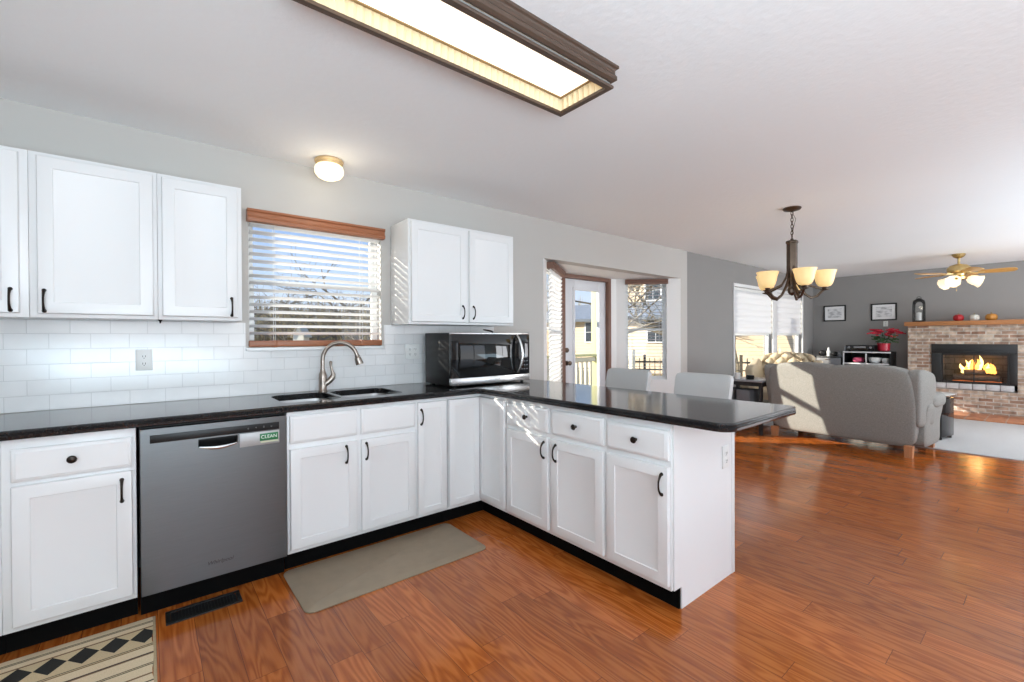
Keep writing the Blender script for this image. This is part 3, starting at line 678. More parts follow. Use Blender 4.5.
outlet('white double outlet plate on the tile beside the microwave', (1.655, -.0082, 1.165), 0, w=.118, gang=2)
outlet('white outlet on the end panel of the peninsula', (2.385, YE - .0062, .64), 0)

# floor things
rg = thing('kitchen_rug', 'woven beige striped rug with a row of dark diamonds', 'rug', (0, 0, 0))
def rugmat():
    m = bpy.data.materials.new('striped_rug_weave'); m.use_nodes = True; n = m.node_tree; L = n.links.new; b = n.nodes['Principled BSDF']; b.inputs['Roughness'].default_value = .95; b.inputs['Specular IOR Level'].default_value = .1
    t = n.nodes.new('ShaderNodeTexCoord'); s = n.nodes.new('ShaderNodeSeparateXYZ'); L(t.outputs['Object'], s.inputs[0])
    def mth(op, a, b_=None, c=None):
        x = n.nodes.new('ShaderNodeMath'); x.operation = op
        for i, v in enumerate((a, b_, c)):
            if v is None: continue
            if isinstance(v, (int, float)): x.inputs[i].default_value = v
            else: L(v, x.inputs[i])
        return x.outputs[0]
    # distance from the front edge, y = -0.628 downwards
    d = mth('MULTIPLY', mth('ADD', s.outputs['Y'], .628), -1)
    cr = n.nodes.new('ShaderNodeValToRGB'); cr.color_ramp.interpolation = 'CONSTANT'; L(mth('DIVIDE', d, .62), cr.inputs[0])
    beige, pale, dark, brown = (.60, .46, .28, 1), (.72, .57, .38, 1), (.045, .04, .035, 1), (.22, .13, .075, 1)
    stops = [(0, pale), (.055, dark), (.066, beige), (.071, dark), (.080, pale), (.130, brown), (.147, beige), (.365, dark), (.374, beige), (.382, brown), (.392, pale), (.470, dark), (.482, brown), (.494, pale), (.590, dark), (.598, beige), (.606, dark), (.615, pale), (.70, brown), (.716, pale), (.78, dark), (.792, pale), (.87, brown), (.886, pale)]
    e = cr.color_ramp.elements; e[0].position = 0; e[0].color = pale; e[1].position = .055; e[1].color = dark
    for p_, c_ in stops[2:]:
        if len(e) < 30: x = e.new(p_); x.color = c_
    # diamonds: period .094 along x, centre line at y = -.775
    u = mth('ABSOLUTE', mth('SUBTRACT', mth('FRACT', mth('DIVIDE', mth('ADD', s.outputs['X'], 10.0 + .029 - .047 + .0115), .094)), .5))
    v = mth('ABSOLUTE', mth('DIVIDE', mth('ADD', s.outputs['Y'], .777), .118))
    dm_ = mth('LESS_THAN', mth('ADD', u, v), .5)
    mx = n.nodes.new('ShaderNodeMix'); mx.data_type = 'RGBA'; L(dm_, mx.inputs[0]); L(cr.outputs[0], mx.inputs[6]); mx.inputs[7].default_value = (.035, .033, .03, 1)
    wv = n.nodes.new('ShaderNodeTexNoise'); wv.inputs['Scale'].default_value = 260; L(t.outputs['Object'], wv.inputs['Vector'])
    hs = n.nodes.new('ShaderNodeHueSaturation'); L(mx.outputs[2], hs.inputs['Color']); L(mth('MULTIPLY_ADD', wv.outputs['Fac'], .5, .75), hs.inputs['Value'])
    L(hs.outputs[0], b.inputs['Base Color'])
    bp = n.nodes.new('ShaderNodeBump'); bp.inputs['Strength'].default_value = .5; bp.inputs['Distance'].default_value = .002; L(wv.outputs['Fac'], bp.inputs['Height']); L(bp.outputs[0], b.inputs['Normal'])
    return m
rgm = MB(); rings = []
edge = [(.047 + .006 * sin(i * 1.3) , -.628 - .60 * i / 12) for i in range(13)]
P = [(-1.05, -.628)] + [] 
outline = [(-1.05, -1.228), *[(x, y) for x, y in reversed(edge)], (-1.05, -.628)]
rgm.loops([[(x, y, .001) for x, y in outline], [(x, y, .006) for x, y in outline], [(x, y, .008) for x, y in offset_poly(outline, .003)]])
rgm.build('woven_field', rugmat(), rg)
fr_ = MB()
fr_.box(.045, .056, -1.226, -.63, .0012, .0085, .003); fr_.build('bound_edge', mat('rug_binding', (.44, .33, .2), .95, nscale=90, namt=.2), rg)
mt = rrect(.592, 1.622, -1.062, -.578, .045, 6)
mm = MB(); mm.loops([[(x, y, .001) for x, y in mt], [(x, y, .006) for x, y in mt], [(x, y, .014) for x, y in offset_poly(mt, .022)], [(x, y, .018) for x, y in offset_poly(mt, .045)]])
tag(mm.build('standing_mat', TAUPE), 'taupe cushioned mat on the floor before the sink cabinet', 'mat')
vt = thing('floor_vent', 'black metal floor register in front of the dishwasher', 'vent', (0, 0, 0))
vm = MB(); vx0, vx1, vy0, vy1 = .091, .385, -.745, -.622
for b in ((vx0, vx1, vy0, vy0 + .018), (vx0, vx1, vy1 - .018, vy1), (vx0, vx0 + .018, vy0 + .018, vy1 - .018), (vx1 - .018, vx1, vy0 + .018, vy1 - .018)): vm.box(b[0], b[1], b[2], b[3], .001, .006, .0015)
vm.build('rim', BLKIRON, vt)
gm = MB(); gm.box(vx0 + .019, vx1 - .019, vy0 + .019, vy1 - .019, .0006, .0015)
for i in range(20): gm.box(vx0 + .022 + i * .0126, vx0 + .028 + i * .0126, vy0 + .019, vy1 - .019, .0016, .005)
gm.build('louvers', BLKIRON, vt, smooth=False)

# ------------------------------------------------------------------ ceiling lights
fl = thing('ceiling_light', 'long brown wood-framed fluorescent light on the kitchen ceiling', 'light', (1.0, -1.855, H))
hx, hy = .605, .155
def rect_frame(mb, prof, hx, hy):
    """profile (inset, z) swept round a rectangle"""
    mb.loops([[(-hx + i, -hy + i, z), (hx - i, -hy + i, z), (hx - i, hy - i, z), (-hx + i, hy - i, z)] for i, z in prof], cap0=False, cap1=False)
m = MB(); rect_frame(m, [(.005, -.001), (-.022, -.001), (-.022, -.012), (-.014, -.016), (-.010, -.022), (-.010, -.036), (-.016, -.046), (-.016, -.062), (-.004, -.068), (.005, -.068), (.005, -.001)], hx, hy); m.build('crown_frame', FIXW, fl, ang=25)
m = MB(); rect_frame(m, [(-.004, -.084), (-.006, -.090), (-.004, -.096), (.020, -.096), (.020, -.084), (-.004, -.084)], hx, hy); m.build('bottom_frame', FIXW, fl, ang=25)
fm_ = MB()
for side in range(4):
    L_ = (hx if side % 2 == 0 else hy) - .010; D_ = (hy if side % 2 == 0 else hx) - .010; n = int(L_ * 2 / .015); n -= n % 2; pin, pout = [], []
    for i in range(n + 1):
        a = -L_ + 2 * L_ * i / n; o_ = 0 if i % 2 else -.013
        for lst, dd_ in ((pin, 0), (pout, .003)):
            b_ = D_ + o_ + dd_
            lst.append({0: (a, -b_), 1: (b_, a), 2: (-a, b_), 3: (-b_, -a)}[side])
    ring = pin + pout[::-1]
    fm_.loops([[(x, y, -.022) for x, y in ring], [(x, y, -.0838) for x, y in ring]])
fm_.build('ribbed_side', FLUTE, fl, ang=15)
m = MB(); rect_frame(m, [(.0055, -.0695), (.0065, -.0695), (.0065, -.0835), (.0055, -.0835), (.0055, -.0695)], hx, hy); m.build('shade_strip', mat('unlit_gray', (.24, .23, .22), .5, nscale=60, namt=.2), fl, smooth=False)  # gray band added over the ribs for their unlit outer face
MB().box(-hx + .024, hx - .024, -hy + .024, hy - .024, -.024, -.018).build('diffuser', DIFF, fl, smooth=False)
m = MB(); rect_frame(m, [(.021, -.0215), (.021, -.029), (.032, -.029), (.032, -.0245), (.021, -.0245)], hx, hy); m.build('diffuser_rim', mat('light_rim', (.30, .19, .08), .5, nscale=30, namt=.1), fl, smooth=False)
gl = thing('ceiling_light', 'small round glowing globe light on the ceiling above the window', 'light', (.972, -.2, H))
MB().lathe([(0, -.0005), (.085, -.0005), (.09, -.008), (.088, -.018), (.080, -.024), (.078, -.034), (.0, -.034)], (0, 0, 0), 32, cap0=False, cap1=False).build('base_ring', mat('warm_brass_base', (.70, .50, .26), .4, metal=.4, nscale=20, namt=.08), gl)
MB().lathe([(.074, -.0345), (.086, -.046), (.091, -.064), (.088, -.088), (.072, -.110), (.042, -.125), (.0, -.130)], (0, 0, 0), 32, cap1=False).build('globe', GLOBE, gl)
gp = bpy.data.lights.new('globe_bulb', 'POINT'); gp.energy = .9; gp.color = (1, .9, .72); gp.shadow_soft_size = .06
go = bpy.data.objects.new('globe_bulb', gp); C.objects.link(go); go.location = (.955, -.33, 2.2)

# chandelier
CHX, CHY = 4.6, -1.684
ch = thing('chandelier', 'bronze five-arm chandelier with glowing amber glass shades', 'chandelier', (CHX, CHY, H))
MB().lathe([(0, -.0005), (.072, -.0005), (.075, -.008), (.066, -.02), (.03, -.03), (.010, -.036), (0, -.037)], (0, 0, 0), 24, cap0=False, cap1=False).build('canopy', CHBR, ch)
cm = MB()
for i in range(8):
    z = -.048 - i * .030; pts = [((.010 * cos(a) if i % 2 else 0), (0 if i % 2 else .010 * cos(a)), z + .020 * sin(a)) for a in [k * 2 * PI / 14 for k in range(15)]]
    cm.tube(pts, .0032, 6)
cm.tube([(.004, .004, -.03), (.030, -.02, -.10), (.012, -.008, -.18), (-.004, 0, -.27)], .0022, 6)
cm.build('chain', CHBR, ch)
MB().lathe([(0, -.275), (.012, -.28), (.014, -.292), (.046, -.298), (.05, -.306), (.05, -.322), (.044, -.326), (.044, -.60), (.04, -.66), (.03, -.72), (.038, -.74), (.034, -.77), (.018, -.79), (0, -.80)], (0, 0, 0), 6, cap0=False, cap1=False).build('column', CHBR, ch, ang=20)
phi0 = -math.atan2(CHX - CX, CHY - CY)
for k, deg in enumerate((-68, 4, 76, 148, 220)):
    a = phi0 + math.radians(deg); d = Vector((cos(a), sin(a), 0))
    arm = MB()
    pts = [d * .03 + Vector((0, 0, -.64)), d * .055 + Vector((0, 0, -.71)), d * .10 + Vector((0, 0, -.79)), d * .145 + Vector((0, 0, -.825)), d * .19 + Vector((0, 0, -.81)), d * .222 + Vector((0, 0, -.775)), d * .245 + Vector((0, 0, -.752))]
    arm.tube(pts, [.013, .012, .011, .011, .011, .010, .010], 8)
    arm.tube([d * .03 + Vector((0, 0, -.53)), d * .05 + Vector((0, 0, -.62)), d * .10 + Vector((0, 0, -.70)), d * .18 + Vector((0, 0, -.735)), d * .245 + Vector((0, 0, -.755))], [.010, .010, .009, .009, .009], 8)
    ao = arm.build('arm', CHBR, ch)
    c = d * .245
    MB().lathe([(0, -.768), (.012, -.764), (.034, -.757), (.036, -.751), (.016, -.745), (.022, -.735), (.026, -.715), (.0, -.714)], c, 16, cap0=False, cap1=False).build('socket_cup', CHBR, ao)
    MB().lathe([(.020, -.733), (.048, -.722), (.062, -.70), (.072, -.665), (.078, -.63), (.092, -.588), (.089, -.587), (.074, -.63), (.068, -.665), (.058, -.697), (.045, -.717), (.020, -.728)], c, 24, cap0=False, cap1=False).build('shade', SHADEG, ao)

# ceiling fan
FNX, FNY = 9.05, -2.30
fn = thing('ceiling_fan', 'brass ceiling fan with wooden blades and lit glass shades', 'fan', (FNX, FNY, H))
MB().lathe([(0, -.0005), (.07, -.0005), (.075, -.012), (.055, -.045), (.025, -.062), (.014, -.066), (.014, -.14), (.05, -.15), (.095, -.165), (.125, -.20), (.128, -.245), (.105, -.272), (.07, -.28), (.06, -.31), (.075, -.33), (.07, -.36), (.04, -.375), (0, -.378)], (0, 0, 0), 28, cap0=False, cap1=False).build('motor_housing', BRASS, fn)
for k in range(5):
    a = math.radians(-82 + 72 * k); Rz = Matrix.Rotation(a, 3, 'Z') @ Matrix.Rotation(math.radians(-14), 3, 'X')
    def T(p): return Rz @ Vector(p) + Vector((0, 0, -.275))
    o2 = [(.19, -.052), (.24, -.060), (.46, -.074), (.53, -.066), (.56, -.03), (.565, 0), (.56, .03), (.53, .066), (.46, .074), (.24, .060), (.19, .052)]
    m = MB(); m.loops([[T((x, y, -.004)) for x, y in o2], [T((x, y, .004)) for x, y in o2]]); bl = m.build('blade', BLADE, fn)
    m = MB(); m.loops([[T((x, y, -.010)) for x, y in ((.08, -.012), (.17, -.014), (.25, -.04), (.26, 0), (.25, .04), (.17, .014), (.08, .012))], [T((x, y, -.0045)) for x, y in ((.08, -.012), (.17, -.014), (.25, -.04), (.26, 0), (.25, .04), (.17, .014), (.08, .012))]])
    m.build('blade_iron', BRASS, bl)
for k in range(3):
    a = math.radians(-84 + 15 + 120 * k); d = Vector((cos(a), sin(a), 0)); ax = (d * .93 + Vector((0, 0, -.36))).normalized()
    p0 = d * .06 + Vector((0, 0, -.345)); qm = ax.to_track_quat('Z', 'Y').to_matrix()
    am = MB().tube([d * .04 + Vector((0, 0, -.34)), p0, p0 + ax * .04], .012, 8).build('light_arm', BRASS, fn)
    MB().lathe([(.018, .03), (.030, .035), (.055, .062), (.068, .105), (.070, .14), (.086, .182), (.083, .183), (.066, .14), (.064, .105), (.051, .065), (.018, .038)], p0, 20, M=qm, cap0=False, cap1=False, fn=lambda a_, z: 1 + (.05 * sin(a_ * 8) if z > .15 else 0)).build('glass_shade', FANG, am)
m = MB(); m.tube([(.01, 0, -.37), (.01, 0, -.47)], .0018, 5).tube([(-.02, .02, -.37), (-.02, .02, -.50)], .0018, 5).lathe([(0, -.50), (.006, -.51), (.006, -.53), (0, -.535)], (-.02, .02, 0), 8); m.build('pull_chain', BRASS, fn)

# ------------------------------------------------------------------ stools at the peninsula
def stool(label, y):
    r = thing('counter_stool', label, 'stool', (2.97, y, 0), 0, 'gray stools behind the peninsula')
    w = .40; h = .205
    def lean(v): v.x += (v.z - .60) * .22 - .05 * (1 - (v.y / .2) ** 2) * -.25; v.y *= 1 + (v.z - .8) * .12; return v
    MB().rbox((.03, 0, .81), (.055, w, .40), 14, 14, fn=lean).build('backrest', SEATF, r)
    MB().rbox((-.18, 0, .615), (.42, .42, .085), 6, 10).build('seat', SEATF, r)
    for sx, sy in ((-1, -1), (-1, 1), (1, -1), (1, 1)):
        x, yy = -.18 + sx * .17, sy * .17
        m = MB(); m.loops([[(x + sx * .03 + a * .013, yy + sy * .03 + b * .013, .001) for a, b in ((-1, -1), (1, -1), (1, 1), (-1, 1))], [(x + a * .019, yy + b * .019, .572) for a, b in ((-1, -1), (1, -1), (1, 1), (-1, 1))]])
        m.build('leg', BLKIRON, r, smooth=False)
    m = MB(); m.box(-.36, 0, -.19, -.175, .20, .225).box(-.36, 0, .175, .19, .20, .225).box(-.385, -.365, -.18, .18, .24, .265); m.build('foot_rail', BLKIRON, r, smooth=False)
    return r
stool('gray stool behind the peninsula nearer its open end', -1.64)
stool('gray stool behind the peninsula in front of the bay door', -1.005)

# ------------------------------------------------------------------ living room furniture
# sofa: local x along the back (toward -y world), local y toward the far wall
SO = Vector((6.20, -1.57, 0)); srot = -PI / 2 - math.radians(5)
# local +y should point to world +x (facing the fireplace): rotate so local y -> +x
sf = thing('sofa', 'gray tweed loveseat with wide rounded back seen from behind', 'sofa', SO, srot)
SW = 1.42
def backfn(v):
    t = (v.z - .10) / .84
    v.y += -.10 * t + .05 * (1 - t) ** 2 + .03 * (v.x / .7) ** 2 * t
    v.x *= 1 + .035 * sin(PI * min(1, max(0, t)))
    if v.z > .7: v.z += .034 * abs(sin(PI * v.x / .70)) ** .55 - .018 * (abs(v.x) / .7) ** 3
    return v
MB().rbox((0, .115, .51), (SW - .02, .24, .83), 11, 24, fn=backfn).build('backrest', SOFAF, sf)
wl = MB()
pts = [(-.655, -.002, .12), (-.675, .0, .5), (-.66, -.085, .88)]
for sx in (-1, 1):
    def wing(v, sx=sx):
        t = (v.z - .45) / .45; v.x += sx * (.03 * (v.y - .1) / .3 + .02 * t); v.y -= .08 * max(0, t); v.z -= .06 * max(0, (v.y - .1)) / .3 * max(0, t); return v
    MB().rbox((sx * (SW / 2 - .005), .22, .62), (.12, .40, .60), 7, 12, fn=wing).build('wing', SOFAF, sf)
    def armf(v, sx=sx):
        v.x += sx * .05 * max(0, (v.z - .35)) / .3; return v
    ar = MB().rbox((sx * (SW / 2 - .005), .42, .33), (.13, .54, .46), 8, 10, fn=armf)
    ar.build('arm', SOFAF, sf)
    MB().rbox((sx * (SW / 2 + .035), .50, .58), (.16, .46, .16), 3, 12).build('arm_roll', SOFAF, sf)
MB().box(-.66, .66, .12, .82, .10, .30, .02).build('seat_base', SOFAF, sf)
for sx in (-1, 1): MB().rbox((sx * .325, .56, .39), (.63, .56, .17), 6, 10).build('seat_cushion', SOFAF, sf)
for sx in (-1, 1):
    for y in (.03, .76):
        m = MB(); x = sx * .665
        m.loops([[(x + a * .03, y + b * .03, .001) for a, b in ((-1, -1), (1, -1), (1, 1), (-1, 1))], [(x + a * .036, y + b * .036, .125) for a, b in ((-1, -1), (1, -1), (1, 1), (-1, 1))]]); m.build('leg', LEGW, sf, smooth=False)
# cream tufted armchair by the windows, facing the kitchen
st = thing('tufted_armchair', 'cream tufted armchair beside the living room windows', 'armchair', (7.66, -.52, 0), math.radians(-80))
def tuft(v):
    t = (v.z - .40) / .6; v.y += .10 * t
    if v.y < .27 + .10 * t:
        d = abs(sin(PI * (v.x / .17 + v.z / .17))) * abs(sin(PI * (v.x / .17 - v.z / .17)))
        v.y += .045 - .075 * d ** .45
    v.z += .03 * cos(v.x * 4.4)
    return v
MB().rbox((0, .27, .69), (.74, .17, .60), 8, 60, fn=tuft).build('backrest', CREAMF, st)
MB().rbox((0, -.06, .36), (.64, .66, .24), 6, 14).build('seat', CREAMF, st)
for sx in (-1, 1):
    def af(v, sx=sx):
        if v.z > .5: v.z += .30 * max(-.1, v.y)
        v.x += sx * .12 * max(0, v.z - .5); return v
    MB().rbox((sx * .375, -.03, .53), (.15, .68, .66), 5, 16, fn=af).build('arm', CREAMF, st)
for sx in (-1, 1):
    for y in (-.30, .26): MB().lathe([(.016, .001), (.024, .08), (.028, .255), (0, .255)], (sx * .30, y, 0), 12).build('leg', BLKIRON, st)
# side table
tb = thing('side_table', 'black two-tier side table beside the loveseat', 'table', (6.42, -.50, 0), 0)
MB().box(-.26, .26, -.30, .24, .675, .70, .004).build('table_top', mat('gray_table_top', (.28, .28, .29), .25, nscale=20, namt=.1), tb)
MB().box(-.24, .24, -.28, .22, .34, .40, .004).build('shelf', BLKPL, tb)
for sx in (-1, 1):
    for sy in (-.28, .22): MB().box(sx * .235 - .02, sx * .235 + .02, sy - .02, sy + .02, .001, .674).build('leg', BLKIRON, tb, smooth=False)
MB().box(-.22, .22, -.29, .23, .62, .674).build('apron', BLKIRON, tb, smooth=False)
tag(MB().lathe([(.03, 0), (.035, .01), (.036, .085), (.032, .085), (.03, .012), (0, .012)], (6.22, -.47, .7005), 16, cap1=False).build('glass_cup', PLASTICW), 'pale cup on the left end of the black side table', 'cup')
tag(MB().lathe([(.045, 0), (.05, .01), (.05, .05), (.045, .055), (0, .055)], (6.30, -.60, .7005), 16).build('coaster_tin', BLKPL), 'low dark tin on the black side table', 'tin')
for dz, lab in ((0, 'gray storage bin on the shelf of the side table, left one'), (1, 'gray storage bin on the shelf of the side table, right one')):
    y0 = -.04 - dz * .22
    tag(MB().box(6.20, 6.50, -.50 + y0 + .13, -.50 + y0 + .30, .4005, .56, .006).build('storage_bin', mat('gray_bin', (.16, .16, .17), .8, nscale=60, namt=.2)), lab, 'bin', 'bins on the side table shelf')
# black speaker with magazines beside the sofa
spk = thing('subwoofer', 'glossy black box speaker standing on carpet beside the loveseat', 'speaker', (7.60, -2.25, .012), math.radians(-12))
MB().box(-.17, .17, -.115, .115, .03, .50, .008).build('cabinet', BLKGLOSS, spk)
for sx in (-1, 1):
    for sy in (-1, 1): MB().lathe([(.02, .001), (.022, .03), (0, .0305)], (sx * .13, sy * .085, 0), 12).build('foot', BLKPL, spk)
MB().box(.171, .176, -.105, .105, .05, .48).build('grille', mat('speaker_cloth', (.02, .02, .02), .95, nscale=300, namt=.4), spk, smooth=False)
PAPER = mat('magazine_paper', (.6, .6, .58), .6, nscale=9, namt=.35)
m = MB()
m.loops([[(x * cos(.3) - y * sin(.3), x * sin(.3) + y * cos(.3), z) for x, y in ((-.13, -.1), (.13, -.1), (.13, .1), (-.13, .1))] for z in (0, .012)])
tag(m.build('magazine', BLKPL, loc=(7.60, -2.25, .513)), 'dark magazine lying on the black speaker, lower of two', 'magazine')
m = MB(); rr = []
for i in range(9):
    x = -.13 + .26 * i / 8; z = .004 + .03 * (i / 8) ** 2
    rr.append([(x, -.09, z), (x, .09, z), (x, .09, z + .006), (x, -.09, z + .006)])
m.loops(rr); tag(m.build('magazine', PAPER, loc=(7.60, -2.27, .5255), rot=-.7), 'pale curling magazine on top of the dark one', 'magazine')

# media units at the far wall
mu = thing('media_shelf', 'black cubby shelf unit carrying the stereo receiver and poinsettia', 'shelf', (10.2, 0, 0))
m = MB(); y0, y1 = -1.33, -.625
for b in ((y0, y0 + .025, 0.013, .965), (y1 - .025, y1, 0.013, .965)): m.box(0, .42, b[0], b[1], b[2], b[3], .002)
m.box(0, .42, y0, y1, .9655, .99, .002)
for z in (.05, .40, .76): m.box(.004, .42, y0 + .0255, y1 - .0255, z, z + .02)
ym = (y0 + y1) / 2
m.box(.004, .42, ym - .01, ym + .01, .0705, .3995); m.box(.004, .42, ym - .01, ym + .01, .4205, .7595); m.box(.004, .42, ym - .01, ym + .01, .7805, .965)
m.box(.40, .415, y0 + .026, y1 - .026, .08, .96)
m.build('frame', BLKPL, mu)
m = MB().box(-.004, -.0005, y0, y1, .966, .989).box(-.004, .0035, y0 + .026, y1 - .026, .76, .779).box(-.004, .0035, ym - .01, ym + .01, .79, .955).box(-.004, -.0005, y1 - .024, y1 - .002, .02, .955); m.build('edge_banding', mat('pale_banding', (.6, .6, .6), .5, nscale=20, namt=.05), mu, smooth=False)
for i, (yc, lab) in enumerate(((ym + .17, 'cream fabric bin in the left cubby under the shelf items'), (ym - .17, 'cream fabric bin in the right cubby under the shelf items'))):
    tag(MB().box(10.22, 10.58, yc - .145, yc + .145, .4205, .70, .008).build('fabric_bin', mat('cream_bin', (.66, .62, .54), .9, nscale=80, namt=.15)), lab, 'bin', 'cream bins in the cubby shelf')
tag(MB().rbox((10.33, ym + .14, .831), (.2, .17, .10), 3, 10).build('pink_pouch', mat('pink_cloth', (.62, .10, .19), .8, nscale=30, namt=.3)), 'pink pouch in the left cubby of the black shelf', 'pouch')
tag(MB().lathe([(.05, 0), (.085, .03), (.10, .10), (.095, .10), (.08, .035), (0, .012)], (10.33, ym - .10, .7805), 20, cap1=False).build('white_bowl', PLASTICW), 'white bowl in the right cubby of the black shelf', 'bowl')
tag(MB().lathe([(.04, 0), (.055, .02), (.06, .09), (.055, .09), (.05, .02), (0, .015)], (10.33, ym - .255, .7805), 20, cap1=False).build('white_mug', PLASTICW), 'white mug right of the bowl in the black shelf', 'mug')
dr = thing('drawer_chest', 'low gray drawer chest in the far corner of the living room', 'chest', (10.2, 0, 0))
MB().box(.012, .42, -.605, -.165, .013, .87, .003).build('carcass', BLKPL, dr)
GRD = mat('gray_drawer', (.13, .13, .135), .5, nscale=20, namt=.1)
for z in (.06, .27, .48, .69):
    o = MB().box(-.006, .0115, -.59, -.18, z, z + .17, .003).build('drawer', GRD, dr); MB().box(-.012, -.0065, -.43, -.34, z + .135, z + .15, .002).build('handle', CHBR, o)
MB().box(-.006, .42, -.61, -.16, .8705, .89, .003).build('top', mat('dark_top', (.05, .05, .05), .35, nscale=20, namt=.2), dr)
tag(MB().rbox((10.3, -.27, .9455), (.14, .11, .11), 3, 10).build('camera_bag', BLKPL), 'dark pouch at the left end of the gray chest', 'pouch')
tag(MB().lathe([(.03, 0), (.032, .09), (.016, .12), (.014, .17), (0, .172)], (10.30, -.37, .8905), 14).build('white_bottle', PLASTICW), 'white bottle in the middle of the gray chest top', 'bottle')
tag(MB().rbox((10.3, -.47, .9355), (.13, .10, .09), 2.5, 10).build('dark_ornament', BLKPL), 'dark rounded ornament right of the white bottle', 'ornament')
tag(MB().lathe([(.03, 0), (.035, .04), (.02, .06), (.028, .09), (0, .10)], (10.28, -.555, .8905), 14).build('small_figurine', GRAYTXT), 'small gray figurine at the right end of the gray chest', 'figurine')
rc = thing('stereo_receiver', 'black stereo receiver on top of the cubby shelf', 'receiver', (10.2, 0, .9905))
MB().box(.02, .36, -1.09, -.67, .012, .115, .004).build('case', BLKPL, rc)
fp = MB().box(.012, .0195, -1.09, -.67, .012, .115, .002).build('front_panel', BLKGLOSS, rc)
MB().box(.0095, .0117, -.97, -.79, .065, .095).build('display', GRAYTXT, fp, smooth=False)
My = Matrix.Rotation(-PI / 2, 3, 'Y')
for yk in (-.72, -1.04): MB().lathe([(.02, 0), (.019, .015), (0, .0155)], (.0118, yk, .075), 16, M=My).build('dial', GRAYTXT, fp)
for sy in (-1.05, -.71): MB().lathe([(.018, .0005), (.018, .0117), (0, .0118)], (.08, sy, 0), 12).build('foot', BLKPL, rc)
tag(MB().box(10.215, 10.42, -.662, -.634, .9905, 1.09, .003).build('disc_case', GRAYTXT), 'slim gray case standing left of the receiver', 'case')
# poinsettia
RED = mat('poinsettia_red', (.45, .008, .03), .5, nscale=20, namt=.3); GRN = mat('poinsettia_green', (.03, .09, .025), .5, nscale=20, namt=.3)
pt = thing('potted_poinsettia', 'red poinsettia in a red pot on the cubby shelf', 'plant', (10.36, -1.20, .9905))
MB().lathe([(.06, .001), (.085, .02), (.09, .13), (.098, .135), (.098, .15), (.088, .15), (.08, .12), (0, .12)], (0, 0, 0), 24, cap1=False).build('pot', mat('red_pot', (.40, .01, .03), .3, nscale=20, namt=.15), pt)
def leafset(n, zc, rad, col, nm, ln, seed):
    rnd = random.Random(seed); m = MB()
    for i in range(n):
        a = rnd.uniform(0, 2 * PI); rr_ = rad * rnd.uniform(.1, 1); base = Vector((rr_ * cos(a) * .75, rr_ * sin(a), zc + rnd.uniform(-.05, .06)))
        b2 = a + rnd.uniform(-1.2, 1.2); d = Vector((cos(b2), sin(b2), rnd.uniform(-.35, .45))).normalized(); s_ = d.cross(Vector((0, 0, 1))).normalized(); u_ = s_.cross(d); l = ln * rnd.uniform(.7, 1.15)
        prf = [(0, .05), (.25, .32), (.5, .40), (.75, .26), (1, .01)]
        top = [[base + d * l * t - s_ * l * w * .5 + u_ * (-.1 * l * t * t), base + d * l * t + u_ * (-.1 * l * t * t + .02), base + d * l * t + s_ * l * w * .5 + u_ * (-.1 * l * t * t)] for t, w in prf]
        vs_ = [[m.bm.verts.new(p) for p in r] for r in top]
        for p, q_ in zip(vs_, vs_[1:]):
            for k in range(2): m.bm.faces.new((p[k], p[k + 1], q_[k + 1], q_[k]))
    return m.build(nm, col, pt, smooth=False)
leafset(42, .33, .19, RED, 'bracts', .13, 3); leafset(26, .22, .13, GRN, 'leaves', .11, 5)
sm = MB()
for i in range(6):
    a = i * 1.05; sm.tube([(0, 0, .115), (.05 * cos(a), .06 * sin(a), .22), (.09 * cos(a), .13 * sin(a), .33)], .004, 6)
sm.build('stems', GRN, pt)
outlet('small white plate on the gray wall above the poinsettia', (XF - .0006, -1.17, 1.50), -PI / 2, w=.07, h=.1)

# framed prints on the far wall
def printmat(seed):
    m = bpy.data.materials.new('print_%d' % seed); m.use_nodes = True; n = m.node_tree; b = n.nodes['Principled BSDF']; b.inputs['Roughness'].default_value = .5
    t = n.nodes.new('ShaderNodeTexCoord'); ns = n.nodes.new('ShaderNodeTexNoise'); ns.inputs['Scale'].default_value = 9; ns.inputs['Detail'].default_value = 6
    mp = n.nodes.new('ShaderNodeMapping'); mp.inputs['Location'].default_value = (seed, seed * 2, 0); mp.inputs['Scale'].default_value = (1, 1.2, 4)
    cr = n.nodes.new('ShaderNodeValToRGB'); cr.color_ramp.elements[0].position = .38; cr.color_ramp.elements[0].color = (.42, .42, .43, 1); cr.color_ramp.elements[1].position = .56; cr.color_ramp.elements[1].color = (.76, .76, .77, 1)
    n.links.new(t.outputs['Object'], mp.inputs[0]); n.links.new(mp.outputs[0], ns.inputs['Vector']); n.links.new(ns.outputs['Fac'], cr.inputs[0]); n.links.new(cr.outputs[0], b.inputs['Base Color'])
    return m
MATW = mat('mat_board', (.84, .84, .84), .7, nscale=20, namt=.01)
for i, (ya, yb, z0, z1, lab) in enumerate(((-.563, -.192, 1.572, 1.885, 'black-framed pale print nearest the corner above the gray chest'), (-1.333, -.955, 1.562, 1.878, 'black-framed pale print nearest the fireplace above the receiver'))):
    r = thing('framed_print', lab, 'picture', (XF, 0, 0), 0, 'framed prints on the gray far wall'); m = MB(); w_ = .022
    for b in ((ya, ya + w_, z0, z1), (yb - w_, yb, z0, z1), (ya + w_, yb - w_, z0, z0 + w_), (ya + w_, yb - w_, z1 - w_, z1)): m.box(-.025, -.001, b[0], b[1], b[2], b[3], .002)
    m.build('frame', BLKPL, r)
    MB().box(-.012, -.002, ya + w_, yb - w_, z0 + w_, z1 - w_).build('mat_board', MATW, r, smooth=False)
    MB().box(-.0135, -.0122, ya + .07, yb - .07, z0 + .065, z1 - .065).build('print', printmat(i + 3), r, smooth=False)

